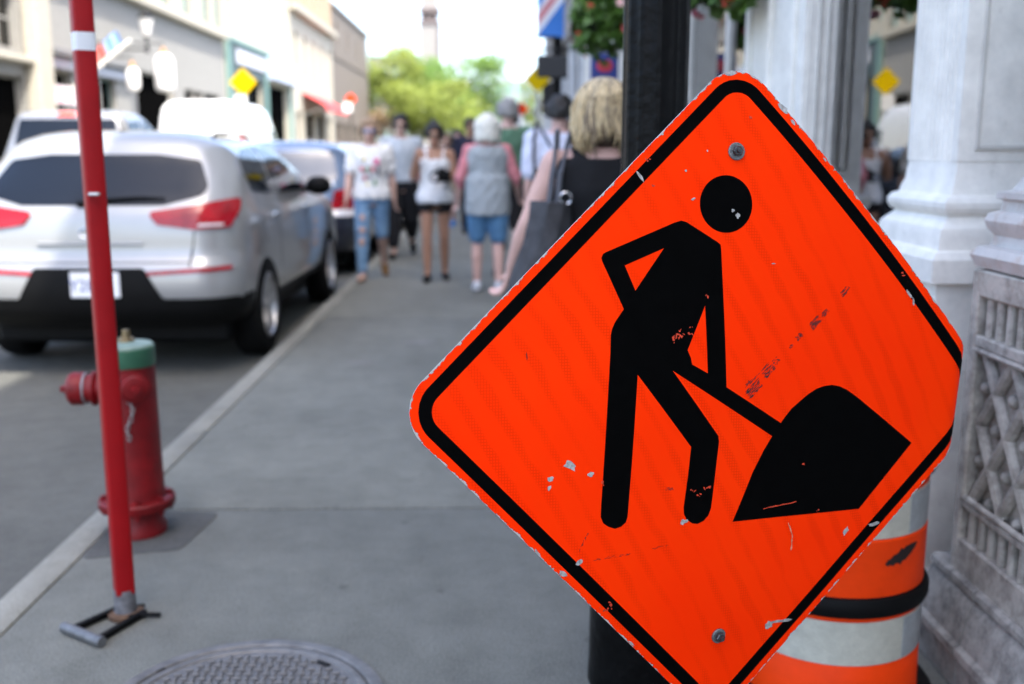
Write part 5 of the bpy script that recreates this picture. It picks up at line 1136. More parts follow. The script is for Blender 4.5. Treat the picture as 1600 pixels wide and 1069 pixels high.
def person(label, loc, rz, H, P, group='people walking along the pavement'):
    """figure facing its own -Y; P describes pose and clothes"""
    t = thing('person', label, 'person', loc, rz, group); k = H/1.70; fem = P.get('fem', True); gx = P.get('girth', 1.0)
    t.scale = (k, k, k)
    vox = P.get('vox', 0.010)
    b = MB(); b.ell(torso_rings(fem, 0.80, 1.45, 0.0, gx=gx), 24)
    # legs: (thigh pitch forward, knee flex, outward)
    legs = {}
    for sg_, (th, kn, ab) in zip((1, -1), P['legs']):
        hip = Vector((0.088*sg_*gx**0.5, 0, 0.89)); d1 = Vector((math.sin(R(ab))*sg_, -math.sin(R(th)), -math.cos(R(th)))).normalized()
        knee = hip+d1*0.41; d2 = Vector((math.sin(R(ab*0.3))*sg_, -math.sin(R(th-kn)), -math.cos(R(th-kn)))).normalized(); ank = knee+d2*0.40
        legs[sg_] = [hip, knee, ank, R(th-kn)]
    low = min(L[2].z-0.075*math.cos(L[3])-0.10*max(0, -math.sin(L[3])) for L in legs.values()); dz_ = -low
    lg = P.get('leg_g', 1.0)
    for sg_, L in legs.items():
        hip, knee, ank, a2 = L
        b.capsule(hip, lerp(hip, knee, 0.45), 0.088*lg, 0.072*lg, 14); b.capsule(lerp(hip, knee, 0.4), knee, 0.073*lg, 0.054*lg, 14)
        cf = lerp(knee, ank, 0.32)+Vector((0, 0.012, 0)); b.capsule(knee, cf, 0.052*lg, 0.056*lg, 14); b.capsule(cf, ank, 0.055*lg, 0.036, 14)
        # foot, pitched with the shank when the heel lifts
        p = max(-0.9, min(0.35, a2*0.8)); f = Vector((0.12*sg_, -math.cos(p), math.sin(p))).normalized(); up = Vector((0, math.sin(p), math.cos(p)))
        heel = ank+f*-0.03-up*0.045; ball = ank+f*0.11-up*0.055; toe = ank+f*0.165-up*0.058
        b.capsule(heel, ank, 0.032, 0.036, 10); b.capsule(heel, ball, 0.032, 0.034, 10); b.capsule(ball, toe, 0.033, 0.022, 10); b.capsule(lerp(heel, ball, 0.3)+up*0.025, ball, 0.032, 0.026, 10)
        L += [heel, ball, toe, f, up]
    # arms: elbow and wrist offsets from the shoulder
    arms = {}
    for sg_, (el, wr) in zip((1, -1), P['arms']):
        sh = Vector((0.168*sg_*(1.0 if fem else 1.12)*gx**0.6, 0.005, 1.385)); el = sh+Vector((el[0]*sg_, el[1], el[2])); wr = el+Vector((wr[0]*sg_, wr[1], wr[2]))
        arms[sg_] = (sh, el, wr); ag = P.get('arm_g', 1.0)
        b.capsule(Vector((0.08*sg_, 0.005, 1.40)), sh, 0.052, 0.052, 12)
        b.capsule(sh, lerp(sh, el, 0.5), 0.052*ag, 0.046*ag, 12); b.capsule(lerp(sh, el, 0.5), el, 0.046*ag, 0.037*ag, 12); b.capsule(el, lerp(el, wr, 0.35), 0.038*ag, 0.040*ag, 12); b.capsule(lerp(el, wr, 0.35), wr, 0.039*ag, 0.025, 12)
        # hand: palm, four curled fingers, thumb from the side
        d = (wr-el).normalized(); fw_ = Vector((0, -1, 0)); s_ = (fw_-d*fw_.dot(d)).normalized(); nrm = d.cross(s_)*-sg_   # nrm points to the palm
        if s_.length < 0.1: s_ = Vector((1, 0, 0))
        pc = wr+d*0.05
        for q in (-0.026, -0.009, 0.009, 0.026): b.capsule(wr+d*0.012+s_*q*0.55, wr+d*0.09+s_*q, 0.015, 0.012, 8)
        for q, l_ in ((-0.029, 0.058), (-0.010, 0.072), (0.010, 0.078), (0.029, 0.070)):
            b0 = wr+d*0.09+s_*q; b1 = b0+(d*0.9-nrm*0.35*-1).normalized()*l_*0.45; b2 = b1+(d*0.55+nrm*0.8).normalized()*l_*0.35; b3 = b2+(d*0.1+nrm).normalized()*l_*0.25
            b.capsule(b0, b1, 0.0095, 0.009, 8); b.capsule(b1, b2, 0.009, 0.0085, 8); b.capsule(b2, b3, 0.0085, 0.0075, 8)
        t0 = wr+d*0.028+s_*0.022; t1 = t0+(s_*0.75+d*0.7+nrm*0.25).normalized()*0.042; t2 = t1+(d*0.9+nrm*0.4).normalized()*0.032
        b.capsule(t0, t1, 0.013, 0.0105, 8); b.capsule(t1, t2, 0.0105, 0.009, 8)
    # neck and head
    ny = P.get('nod', 0.0); hc = Vector((P.get('tilt', 0.0), -0.012-ny, 1.585)); b.capsule((0, 0.015, 1.42), (0, 0.008, 1.52), 0.056 if fem else 0.064, 0.052 if fem else 0.060, 14)
    b.ball(hc+Vector((0, 0.012, 0.02)), 0.077, 0.098, 0.100, 20, 14); b.ball(hc+Vector((0, -0.022, -0.045)), 0.060, 0.072, 0.078, 18, 12)
    b.capsule(hc+Vector((0, -0.070, -0.088)), hc+Vector((0, -0.064, -0.088)), 0.024, 0.024, 10)                                    # chin
    b.capsule(hc+Vector((0, -0.094, -0.002)), hc+Vector((0, -0.111, -0.038)), 0.010, 0.015, 10); b.capsule(hc+Vector((-0.012, -0.098, -0.042)), hc+Vector((0.012, -0.098, -0.042)), 0.010, 0.010, 8)
    for sg_ in (-1, 1):
        b.ball(hc+Vector((0.077*sg_, 0.018, -0.008)), 0.012, 0.022, 0.032, 10, 8); b.capsule(hc+Vector((0.02*sg_, -0.088, 0.018)), hc+Vector((0.05*sg_, -0.074, 0.016)), 0.011, 0.009, 8)
    b.v = [(x, y, z+dz_) for x, y, z in b.v]
    sm = P['skin']; remesh(b, 'body', sm, t, vox, 4)
    Z = Vector((0, 0, dz_)); hc = hc+Z
    # face details
    for sg_ in (-1, 1):
        s = MB(); s.ball(hc+Vector((0.032*sg_, -0.083, 0.0)), 0.013, 0.009, 0.009, 12, 8); e = s.build('eye', mat('eye_white', (0.7,0.7,0.68), 0.2), t)
        s = MB(); s.ball(hc+Vector((0.032*sg_, -0.0905, 0.0)), 0.006, 0.003, 0.006, 10, 6); s.build('iris', mat('iris_dark', (0.03,0.02,0.015), 0.2), e)
    s = MB(); s.tube([hc+Vector((x, -0.095+abs(x)*0.42, -0.068+0.003*math.cos(x*160))) for x in (-0.024,-0.014,-0.005,0.005,0.014,0.024)], [0.003,0.006,0.0065,0.0065,0.006,0.003], 8); s.build('mouth', mat('lip', (0.42,0.16,0.13), 0.45), t)
    if P.get('shades'):
        s = MB()
        for sg_ in (-1, 1):
            s.loft([[hc+Vector((0.034*sg_+0.031*a_, -0.101-o_+0.010*abs(0.034*sg_+0.031*a_)/0.06, 0.0+0.024*b_)) for a_, b_ in [(math.cos(q)*(1 if abs(math.cos(q)) < 0.8 else 0.95), math.sin(q)) for q in [2*math.pi*i/16 for i in range(16)]]] for o_ in (0.0, 0.005)])
            s.tube([hc+Vector((0.066*sg_, -0.092, 0.008)), hc+Vector((0.084*sg_, -0.04, 0.008)), hc+Vector((0.088*sg_, 0.02, 0.0))], 0.003, 6)
        s.tube([hc+Vector((-0.01, -0.106, 0.006)), hc+Vector((0.01, -0.106, 0.006))], 0.0035, 6); s.build('sunglasses', P['shades'], t)
    # hair
    hm = P.get('hair'); st = P.get('style', 'short'); hb = MB(); hr = random.Random(hash(label) % 1000 if False else len(label))
    if hm and st != 'bob_big':
        lo = {'short': -0.03, 'cap': -0.01, 'bob': -0.10, 'bun': -0.02, 'long': -0.16, 'up': -0.03}[st]; inf = {'short': 0.010, 'cap': 0.012, 'bob': 0.032, 'bun': 0.012, 'long': 0.020, 'up': 0.016}[st]
        for _ in range({'short': 130, 'cap': 90, 'bob': 210, 'bun': 110, 'long': 220, 'up': 140}[st]):
            a = hr.random()*2*math.pi; e = hr.random()**0.8; zz = 0.115-(0.115-lo)*e; fr = -math.cos(a)                # fr > 0: forehead side
            if math.sin(a) < 0 and zz < 0.055+0.02*hr.random(): a = -a if hr.random() < 0.8 else a
            if -math.sin(a) > 0.35 and zz < 0.05: continue
            r_ = math.sqrt(max(0.02, 1-min(1, max(0, (zz-0.02)/0.1))**2)); c = hc+Vector((math.cos(a)*(0.077+inf)*r_, 0.012+math.sin(a)*(0.098+inf)*r_, zz)); s_ = 0.016+0.012*hr.random()
            hb.ball(c, s_, s_, s_*1.25, 8, 6)
        hb.ball(hc+Vector((0, 0.016, 0.028)), 0.077+inf*0.7, 0.097+inf*0.6, 0.098+inf, 18, 12); hb.v = [v for v in hb.v]
        if st == 'bun': hb.ball(hc+Vector((0, 0.03, 0.135)), 0.046, 0.046, 0.042, 14, 10)
        if st == 'up': hb.ball(hc+Vector((0, 0.07, 0.085)), 0.045, 0.04, 0.04, 14, 10)
        if st == 'bob': hb.ball(hc+Vector((0, 0.055, -0.03)), 0.085, 0.07, 0.085, 16, 10)
        if st == 'long': hb.ell([(hc.z-0.25+0.05*i, 0.05+0.008*i, 0.03+0.004*i, hc.x, hc.y+0.085) for i in range(6)], 14)
        # keep the face free
        hb.v = [(x, max(y, hc.y-0.070-0.04*max(0, z-hc.z-0.04)/0.06), z) if z < hc.z+0.10 else (x, y, z) for x, y, z in hb.v]
        remesh(hb, 'hair' if st != 'cap' else 'cap_hair', hm, t, 0.008, 2, 0.003, 0.03)
    if st == 'bob_big':
        core = MB(); core.ball(hc+Vector((0, 0.025, 0.03)), 0.088, 0.105, 0.100, 20, 14); core.ball(hc+Vector((0, 0.055, -0.06)), 0.082, 0.062, 0.105, 18, 12)
        remesh(core, 'hair_underlayer', P['under'], t, 0.008, 3, 0.003, 0.03)
        for nm, m_, num in (('hair', hm, 620), ('dark_hair_streaks', P['streak'], 240)):
            s = MB()
            for _ in range(num):
                a = hr.random()*2*math.pi
                if -math.sin(a) > 0.75: continue
                back = max(0.0, math.sin(a)); off = hr.random(); pts = []
                end = (-0.16+0.08*hr.random()) if back < 0.62 else (0.0-0.09*hr.random()**1.5)
                rx, ry, rz = 0.100+0.022*off, 0.118+0.016*off, 0.122+0.014*off; L1 = 1.75*0.115; tot = L1+max(0.0, -end+0.02); swirl = 1.3*(hr.random()-0.5)
                for i in range(10):
                    f_ = tot*i/9; th = min(f_/0.115, 1.75); aa = a+swirl*min(1, th); dn = max(0.0, f_-L1)
                    ox = 1+0.10*math.sin(min(1, dn/0.1)*1.5)-0.25*max(0, dn-0.09)/0.1
                    pts.append(hc+Vector((0.010*math.sin(f_*30+off*9)+rx*math.sin(th)*math.cos(aa)*ox, 0.026+ry*math.sin(th)*math.sin(aa)*ox, rz*math.cos(th)+0.01-dn)))
                w0 = 0.0028+0.0034*hr.random(); s.tube(pts, [w0*0.5, w0*0.8, w0, w0*1.2, w0*1.25, w0*1.25, w0*1.2, w0, w0*0.8, w0*0.25], 5)
            s.build(nm, m_, t, angle=180)
    if P.get('cap'):
        s = MB(); s.ell([(hc.z+0.035, 0.090, 0.112, hc.x, hc.y+0.012), (hc.z+0.08, 0.086, 0.107, hc.x, hc.y+0.012), (hc.z+0.118, 0.06, 0.078, hc.x, hc.y+0.012), (hc.z+0.132, 0.02, 0.025, hc.x, hc.y+0.012)], 20)
        s.ell([(hc.z+0.035, 0.07, 0.10, hc.x, hc.y-0.09), (hc.z+0.045, 0.07, 0.10, hc.x, hc.y-0.085)], 18); s.build('cap', P['cap'], t)
    # shirt
    if 'shirt' in P:
        q = P['shirt']; s = MB(); s.ell(torso_rings(fem, q.get('z0', 0.90), q.get('z1', 1.43), q.get('inf', 0.018), q.get('flare', 0.0), gx), 28)
        if q.get('sleeve', 0) > 0:
            for sg_, (sh, el, wr) in arms.items():
                L = q['sleeve']; s.capsule(Vector((0.09*sg_, 0.005, 1.395)), sh, 0.062, 0.064, 14)
                e1 = lerp(sh, el, min(1, L)); s.capsule(sh, e1, 0.064*q.get('loose', 1.0), 0.058*q.get('loose', 1.0), 14)
                if L > 1: s.capsule(el, lerp(el, wr, L-1), 0.052, 0.044, 14)
        elif q.get('strap', True):
            for sg_ in (-1, 1): s.tube([(0.085*sg_, -0.10, 1.31), (0.095*sg_, -0.06, 1.40), (0.098*sg_, 0.01, 1.447), (0.09*sg_, 0.07, 1.40), (0.08*sg_, 0.10, 1.33)], q.get('strap_w', 0.022), 10)
        s.v = [(x, y, z+dz_) for x, y, z in s.v]
        so_ = remesh(s, q.get('name', 'shirt'), q['m'], t, 0.011, 4, q.get('fold', 0.005), 0.13, len(label))
        for (cx, cz, w_, h_, m_) in q.get('prints', []):
            s = MB(); yy = [-(dict_y(fem, z, gx)+q.get('inf', 0.018)+0.008) for z in (cz,)][0]; s.bbox(cx-w_, cx+w_, yy-0.004, yy+0.012, cz-h_+dz_, cz+h_+dz_, 0.003, 1); p_ = s.build('shirt_print', m_, so_)
    if 'vest' in P: pass
    # trousers, shorts or skirt
    if 'legwear' in P:
        q = P['legwear']; s = MB(); s.ell(torso_rings(fem, 0.82, q.get('z1', 1.02), q.get('inf', 0.014), 0.0, gx), 26); L = q['len']; lo_ = q.get('loose', 1.0)
        for sg_, Lg in legs.items():
            hip, knee, ank = Lg[:3]; ri = q.get('inf', 0.014); l1 = min(1, L[0 if sg_ == 1 else 1] if isinstance(L, tuple) else L); LL = (L[0 if sg_ == 1 else 1] if isinstance(L, tuple) else L)
            e1 = lerp(hip, knee, l1); s.capsule(hip, lerp(hip, knee, min(0.45, l1)), 0.092*lg+ri, (0.076*lg+ri)*lo_, 16); 
            if l1 > 0.45: s.capsule(lerp(hip, knee, 0.4), e1, (0.077*lg+ri)*lo_, (0.060*lg+ri)*lo_, 16)
            if LL > 1: e2 = lerp(knee, ank, LL-1); s.capsule(knee, lerp(knee, ank, 0.3)+Vector((0, 0.01, 0)), (0.058*lg+ri)*lo_, (0.060*lg+ri)*lo_, 16); s.capsule(lerp(knee, ank, 0.3)+Vector((0, 0.008, 0)), e2, (0.060*lg+ri)*lo_, (0.042+ri)*lo_, 16)
        s.v = [(x, y, z+dz_) for x, y, z in s.v]; lw = remesh(s, q.get('name', 'trousers'), q['m'], t, 0.011, 3, q.get('fold', 0.004), 0.10, 3)
        for (sg_, f_, w_, h_) in q.get('rips', []):
            hip, knee, ank = legs[sg_][:3]; c = lerp(hip, knee, f_) if f_ <= 1 else lerp(knee, ank, f_-1); rr = 0.083*lg*(1-0.25*min(1, f_))+q.get('inf', 0.014); s = MB()
            s.ball(c+Z+Vector((0, -rr*0.86, 0)), w_, 0.018, h_, 12, 8); s.build('ripped_patch', q['rip_m'], lw)
    # shoes
    if 'shoe' in P:
        for sg_, Lg in legs.items():
            heel, ball, toe, f, up = Lg[4:9]; s = MB(); s.capsule(heel+Z, ball+Z, 0.041, 0.044, 12); s.capsule(ball+Z, toe+Z, 0.043, 0.033, 12)
            if not P.get('flat'): s.capsule(heel+Z+up*0.03, lerp(heel, ball, 0.45)+Z+up*0.022, 0.042, 0.036, 12)
            sl = [Vector(v) for v in s.v]; base_z = min(v.z for v in sl)
            remesh(s, 'shoe', P['shoe'][0 if sg_ == 1 else 1] if isinstance(P['shoe'], tuple) else P['shoe'], t, 0.009, 3)
    return t, dz_, arms, legs
def dict_y(fem, z, gx):
    T = TORSO_F if fem else TORSO_M
    for a, b in zip(T[:-1], T[1:]):
        if a[0] <= z <= b[0]:
            f = (z-a[0])/(b[0]-a[0]); return (a[2]+(b[2]-a[2])*f)*gx-(a[3]+(b[3]-a[3])*f)
    return 0.1
SK1 = skin('skin_fair', (0.52,0.33,0.26)); SK2 = skin('skin_tan', (0.36,0.19,0.12)); SK3 = skin('skin_pink', (0.58,0.36,0.30)); SK4 = skin('skin_sunburnt', (0.60,0.28,0.25))
SH_DARK = mat('shades_dark', (0.010,0.009,0.009), 0.08, spec=0.8); SH_BLUE = mat('shades_blue', (0.10,0.16,0.32), 0.08, 0.4, spec=0.9)
HANG = ((0.035,0.03,-0.275),(0.015,-0.05,-0.235))

# woman in the printed white shirt and ripped jeans
PR = [cloth('print_pink', (0.75,0.12,0.30)), cloth('print_red', (0.55,0.10,0.12)), cloth('print_green', (0.16,0.28,0.14)), cloth('print_yellow', (0.75,0.62,0.25)), cloth('print_dark', (0.10,0.10,0.12))]
person('woman in printed white shirt, ripped blue jeans and sunglasses walking nearest the kerb', (-1.255,10.75,0), R(4), 1.66, dict(fem=True, skin=SK1, hair=mat('hair_dark_blond', (0.30,0.20,0.12), 0.6, var=0.3, scale=40), style='up', shades=SH_BLUE,
    legs=[(-10,32,2),(14,6,2)], arms=[((0.05,0.06,-0.27),(0.02,-0.02,-0.235)), ((0.06,-0.05,-0.27),(0.02,-0.10,-0.215))],
    shirt=dict(m=cloth('white_tee', (0.72,0.71,0.69), 0.05), z0=0.88, inf=0.022, flare=0.018, sleeve=0.72, loose=1.18, fold=0.007, prints=[(0.07,1.27,0.025,0.03,PR[0]),(-0.06,1.30,0.02,0.02,PR[3]),(-0.085,1.19,0.022,0.022,PR[1]),(-0.03,1.19,0.02,0.022,PR[2]),(0.03,1.19,0.02,0.022,PR[1]),(0.085,1.17,0.014,0.05,PR[4]),(-0.06,1.10,0.02,0.02,PR[1]),(0.0,1.10,0.022,0.022,PR[4]),(-0.03,1.03,0.022,0.018,PR[3]),(0.045,1.05,0.02,0.03,PR[2])]),
    legwear=dict(m=cloth('blue_denim', (0.10,0.22,0.40), 0.35, 5, (0.26,0.42,0.60)), len=(0.93,1.9), inf=0.012, name='jeans', rip_m=SK1, rips=[(-1,0.55,0.03,0.06),(-1,0.85,0.035,0.04),(-1,1.15,0.03,0.05)]), shoe=(cloth('brown_shoe', (0.18,0.09,0.03)), cloth('beige_shoe', (0.50,0.33,0.26))), flat=True))
# man in grey behind her
person('man in grey tee, black trousers and sunglasses walking between two women', (-1.13,12.95,0), R(2), 1.77, dict(fem=False, skin=SK1, hair=mat('hair_black', (0.012,0.010,0.009), 0.5, var=0.3), style='short', shades=SH_DARK,
    legs=[(-14,30,1),(10,4,2)], arms=[((0.05,0.05,-0.27),(0.01,-0.06,-0.235)), HANG], shirt=dict(m=cloth('grey_tee', (0.40,0.43,0.46), 0.08), z0=0.92, inf=0.022, flare=0.012, sleeve=0.75, loose=1.15),
    legwear=dict(m=cloth('black_trousers', (0.014,0.014,0.016)), len=1.72, inf=0.02, loose=1.15), shoe=cloth('black_shoe', (0.012,0.011,0.011)), flat=True))
# woman in white tank top
t, dz_, arms, legs = person('woman in white tank top, black shorts and hair bun holding a black camera', (-0.585,10.6,0), R(3), 1.585, dict(fem=True, skin=SK2, hair=mat('hair_black', (0.012,0.010,0.009), 0.5, var=0.3), style='bun', shades=SH_DARK, nod=0.01,
    legs=[(-4,14,1),(7,3,1)], arms=[((0.05,-0.02,-0.26),(-0.13,-0.20,0.03)), ((0.07,-0.05,-0.255),(-0.03,-0.10,0.20))],
    shirt=dict(m=cloth('white_tank', (0.68,0.68,0.68), 0.06), z0=0.86, z1=1.33, inf=0.018, flare=0.025, strap_w=0.02, fold=0.006, name='tank_top'), legwear=dict(m=cloth('black_shorts', (0.014,0.013,0.014)), len=0.22, inf=0.016, name='shorts'), shoe=cloth('black_flat', (0.012,0.011,0.012)), flat=True))
s = MB(); s.bbox(-0.075,0.075,-0.04,0.04,-0.05,0.05,0.015); s.cyl((-0.02,-0.035,-0.005),(-0.03,-0.12,-0.01),0.042,0.046,20); s.bbox(-0.025,0.025,-0.035,0.03,0.045,0.07,0.01)
c = tag(s.build('camera_body', M_BLACKP), 'black camera held in front of the white tank top', 'camera'); c.location = (-0.585+0.085,10.6-0.30,(1.385-0.26+0.03+dz_)*1.585/1.7); c.rotation_euler = (0,0,R(-15)); c.scale = (1.15,1.15,1.15)
s = MB(); s.cyl((-0.03,-0.121,-0.01),(-0.0305,-0.124,-0.01),0.030,0.030,18); l_ = s.build('lens_glass', mat('lens_shine', (0.5,0.5,0.52), 0.1, 0.5), c)
# grey-haired woman seen from behind
def stripe_mat():
    m = mat('striped_blouse', (0.44,0.46,0.46), 0.85, var=0.1, scale=10, bump=0.25, bscale=70, spec=0.2); n, l = m.node_tree.nodes, m.node_tree.links; b = n['Principled BSDF']; src = b.inputs['Base Color'].links[0].from_socket
    tc = n.new('ShaderNodeTexCoord'); w_ = n.new('ShaderNodeTexWave'); w_.inputs['Scale'].default_value = 16; w_.inputs['Distortion'].default_value = 1.5; w_.inputs['Detail'].default_value = 3; l.new(tc.outputs['Object'], w_.inputs['Vector'])
    r = n.new('ShaderNodeValToRGB'); e = r.color_ramp.elements; e[0].position = 0.25; e[0].color = (0.50,0.54,0.57,1); e[1].position = 0.6; e[1].color = (1,1,1,1); l.new(w_.outputs['Fac'], r.inputs['Fac'])
    x = n.new('ShaderNodeMix'); x.data_type = 'RGBA'; x.blend_type = 'MULTIPLY'; x.inputs['Factor'].default_value = 1; l.new(src, x.inputs['A']); l.new(r.outputs['Color'], x.inputs['B']); l.new(x.outputs['Result'], b.inputs['Base Color']); return m
t, dz_, arms, legs = person('woman with white hair in striped sleeveless blouse, pink sleeves and denim shorts seen from behind', (-0.045,9.72,0), R(180), 1.63, dict(fem=True, girth=1.07, leg_g=1.0, arm_g=1.05, skin=SK3, hair=mat('hair_white', (0.68,0.66,0.58), 0.6, var=0.18, scale=40), style='bob',
    legs=[(5,8,2),(-3,10,2)], arms=[((0.09,0.0,-0.265),(0.02,-0.12,-0.20)), ((0.10,-0.02,-0.26),(0.03,-0.14,-0.17))],
    shirt=dict(m=cloth('pink_sleeves', (0.60,0.22,0.24), 0.08), z0=1.02, inf=0.014, sleeve=1.35, name='pink_shirt'), legwear=dict(m=cloth('denim_shorts', (0.09,0.20,0.34), 0.2), len=0.82, inf=0.022, loose=1.12, name='shorts'), shoe=cloth('white_sneaker', (0.62,0.63,0.66), 0.05)))
s = MB(); s.ell([(z, max(rx, 0.219), max(ry, 0.168), cx, cy) if z < 1.15 else (z, rx, ry, cx, cy) for z, rx, ry, cx, cy in torso_rings(False, 0.76, 1.425, 0.030, 0.0, 1.04)], 28)
for sg_ in (-1,1): s.capsule((0.06*sg_,0.01,1.405),(0.135*sg_,0.008,1.395),0.055,0.055,12)
s.v = [(x, y, z+dz_) for x, y, z in s.v]; remesh(s, 'blouse', stripe_mat(), t, 0.011, 3, 0.006, 0.12)
s = MB(); s.tube([(x, 0.155+0.012-abs(x)*abs(x)*2.2, 1.315+dz_) for x in np.linspace(-0.15,0.15,9)], 0.004, 6); s.build('yoke_seam', cloth('seam_grey', (0.2,0.22,0.24)), t)
# tall grey-haired man in green
person('tall grey haired man in green tee and dark shorts beyond the white haired woman', (0.165,10.9,0), R(178), 1.86, dict(fem=False, skin=SK3, hair=mat('hair_grey', (0.26,0.25,0.24), 0.6, var=0.25, scale=50), style='short', legs=[(8,8,2),(-8,16,2)], arms=[HANG, HANG],
    shirt=dict(m=cloth('green_tee', (0.10,0.19,0.12), 0.12), z0=0.90, inf=0.024, sleeve=0.8, loose=1.2), legwear=dict(m=cloth('dark_shorts', (0.02,0.018,0.018)), len=0.85, inf=0.022, loose=1.15, name='shorts'), shoe=cloth('black_trainer', (0.015,0.015,0.016))))
# man in white with a shoulder bag
t, dz_, arms, legs = person('man with short black hair and white shirt seen from behind with a black bag', (0.515,8.0,0), R(180), 1.735, dict(fem=False, girth=1.02, skin=SK3, hair=mat('hair_black', (0.012,0.010,0.009), 0.5, var=0.3), style='short', legs=[(6,8,2),(-6,14,2)], arms=[HANG, HANG],
    shirt=dict(m=cloth('white_shirt', (0.62,0.64,0.76), 0.05), z0=0.88, inf=0.028, flare=0.01, sleeve=0.85, loose=1.25), legwear=dict(m=cloth('dark_trousers', (0.025,0.025,0.03)), len=1.9, inf=0.016), shoe=cloth('black_trainer', (0.015,0.015,0.016))))
s = MB(); s.bbox(-0.13,0.13,-0.05,0.05,-0.12,0.10,0.045,3); s.tube([(0.12,0.04,0.06),(0.0,0.06,0.26),(-0.10,0.07,0.44)], 0.010, 8); s.tube([(-0.12,0.03,0.06),(-0.13,0.08,0.26),(-0.11,0.09,0.44)], 0.010, 8); bg_ = tag(s.build('shoulder_bag', cloth('black_bag', (0.012,0.012,0.014))), 'black shoulder bag on the back of the man in the white shirt', 'bag'); bg_.location = (0.44,7.81,1.10)
# near woman with blond hair, back to the camera
t, dz_, arms, legs = person('blond woman in black top seen from behind beside the black lamp post', (0.42,4.0,0), R(180), 1.575, dict(fem=True, girth=1.22, arm_g=1.18, vox=0.008, skin=SK3, hair=mat('hair_blond', (0.56,0.43,0.24), 0.4, var=0.35, scale=30), under=mat('hair_dark_brown', (0.035,0.022,0.014), 0.5, var=0.4, scale=40), streak=mat('hair_ash', (0.22,0.16,0.10), 0.45, var=0.3, scale=30), style='bob_big',
    legs=[(6,8,2),(-6,14,2)], arms=[((0.11,-0.01,-0.245),(0.075,-0.09,-0.21)), ((0.05,0.03,-0.26),(0.02,-0.06,-0.23))],
    shirt=dict(m=cloth('black_top', (0.010,0.010,0.011)), z0=0.80, z1=1.405, inf=0.022, flare=0.03, strap_w=0.034, fold=0.003, name='black_top'), legwear=dict(m=cloth('black_leggings', (0.012,0.012,0.013)), len=1.9, inf=0.012), shoe=cloth('black_trainer', (0.015,0.015,0.016))))
bag = thing('tote_bag', 'slouchy grey tote bag hanging from the shoulder of the blond woman', 'bag', (0.222,3.92,1.0))
s = MB(); L = []
for i in range(13):
    z = 0.54*i/12-0.22; w_ = 0.135*(0.62+0.62*math.sin(min(1, i/7)*1.57)-0.034*i) ; q = []
    for k in range(28):
        a = 2*math.pi*k/28; r_ = 1+0.08*math.sin(5*a+z*14)+0.06*math.sin(8*a-z*9); q.append((w_*r_*math.cos(a)*0.66-0.24*(0.30-z)+0.012*math.sin(z*11), w_*r_*math.sin(a)*1.15, z-0.18))
    L.append(q)
s.loft(L); s.build('sack', cloth('grey_bag', (0.06,0.06,0.064), 0.3, 14), bag, angle=60)
for dx in (-0.02, 0.035): s = MB(); s.tube([(dx*0.6,-0.06,0.12),(0.015+dx*0.5,-0.03,0.25),(0.045+dx,0.04,0.395),(0.05+dx,0.10,0.405),(0.04+dx*0.5,0.16,0.30),(dx*0.6,0.10,0.12)], 0.011, 8); s.build('strap', cloth('bag_strap', (0.10,0.105,0.12)), bag)
s = MB(); s.tube([(0.05+0.022*math.cos(a),-0.085,0.155+0.022*math.sin(a)) for a in [2*math.pi*i/12 for i in range(13)]], 0.004, 6); s.build('ring', M_CHROME, bag)
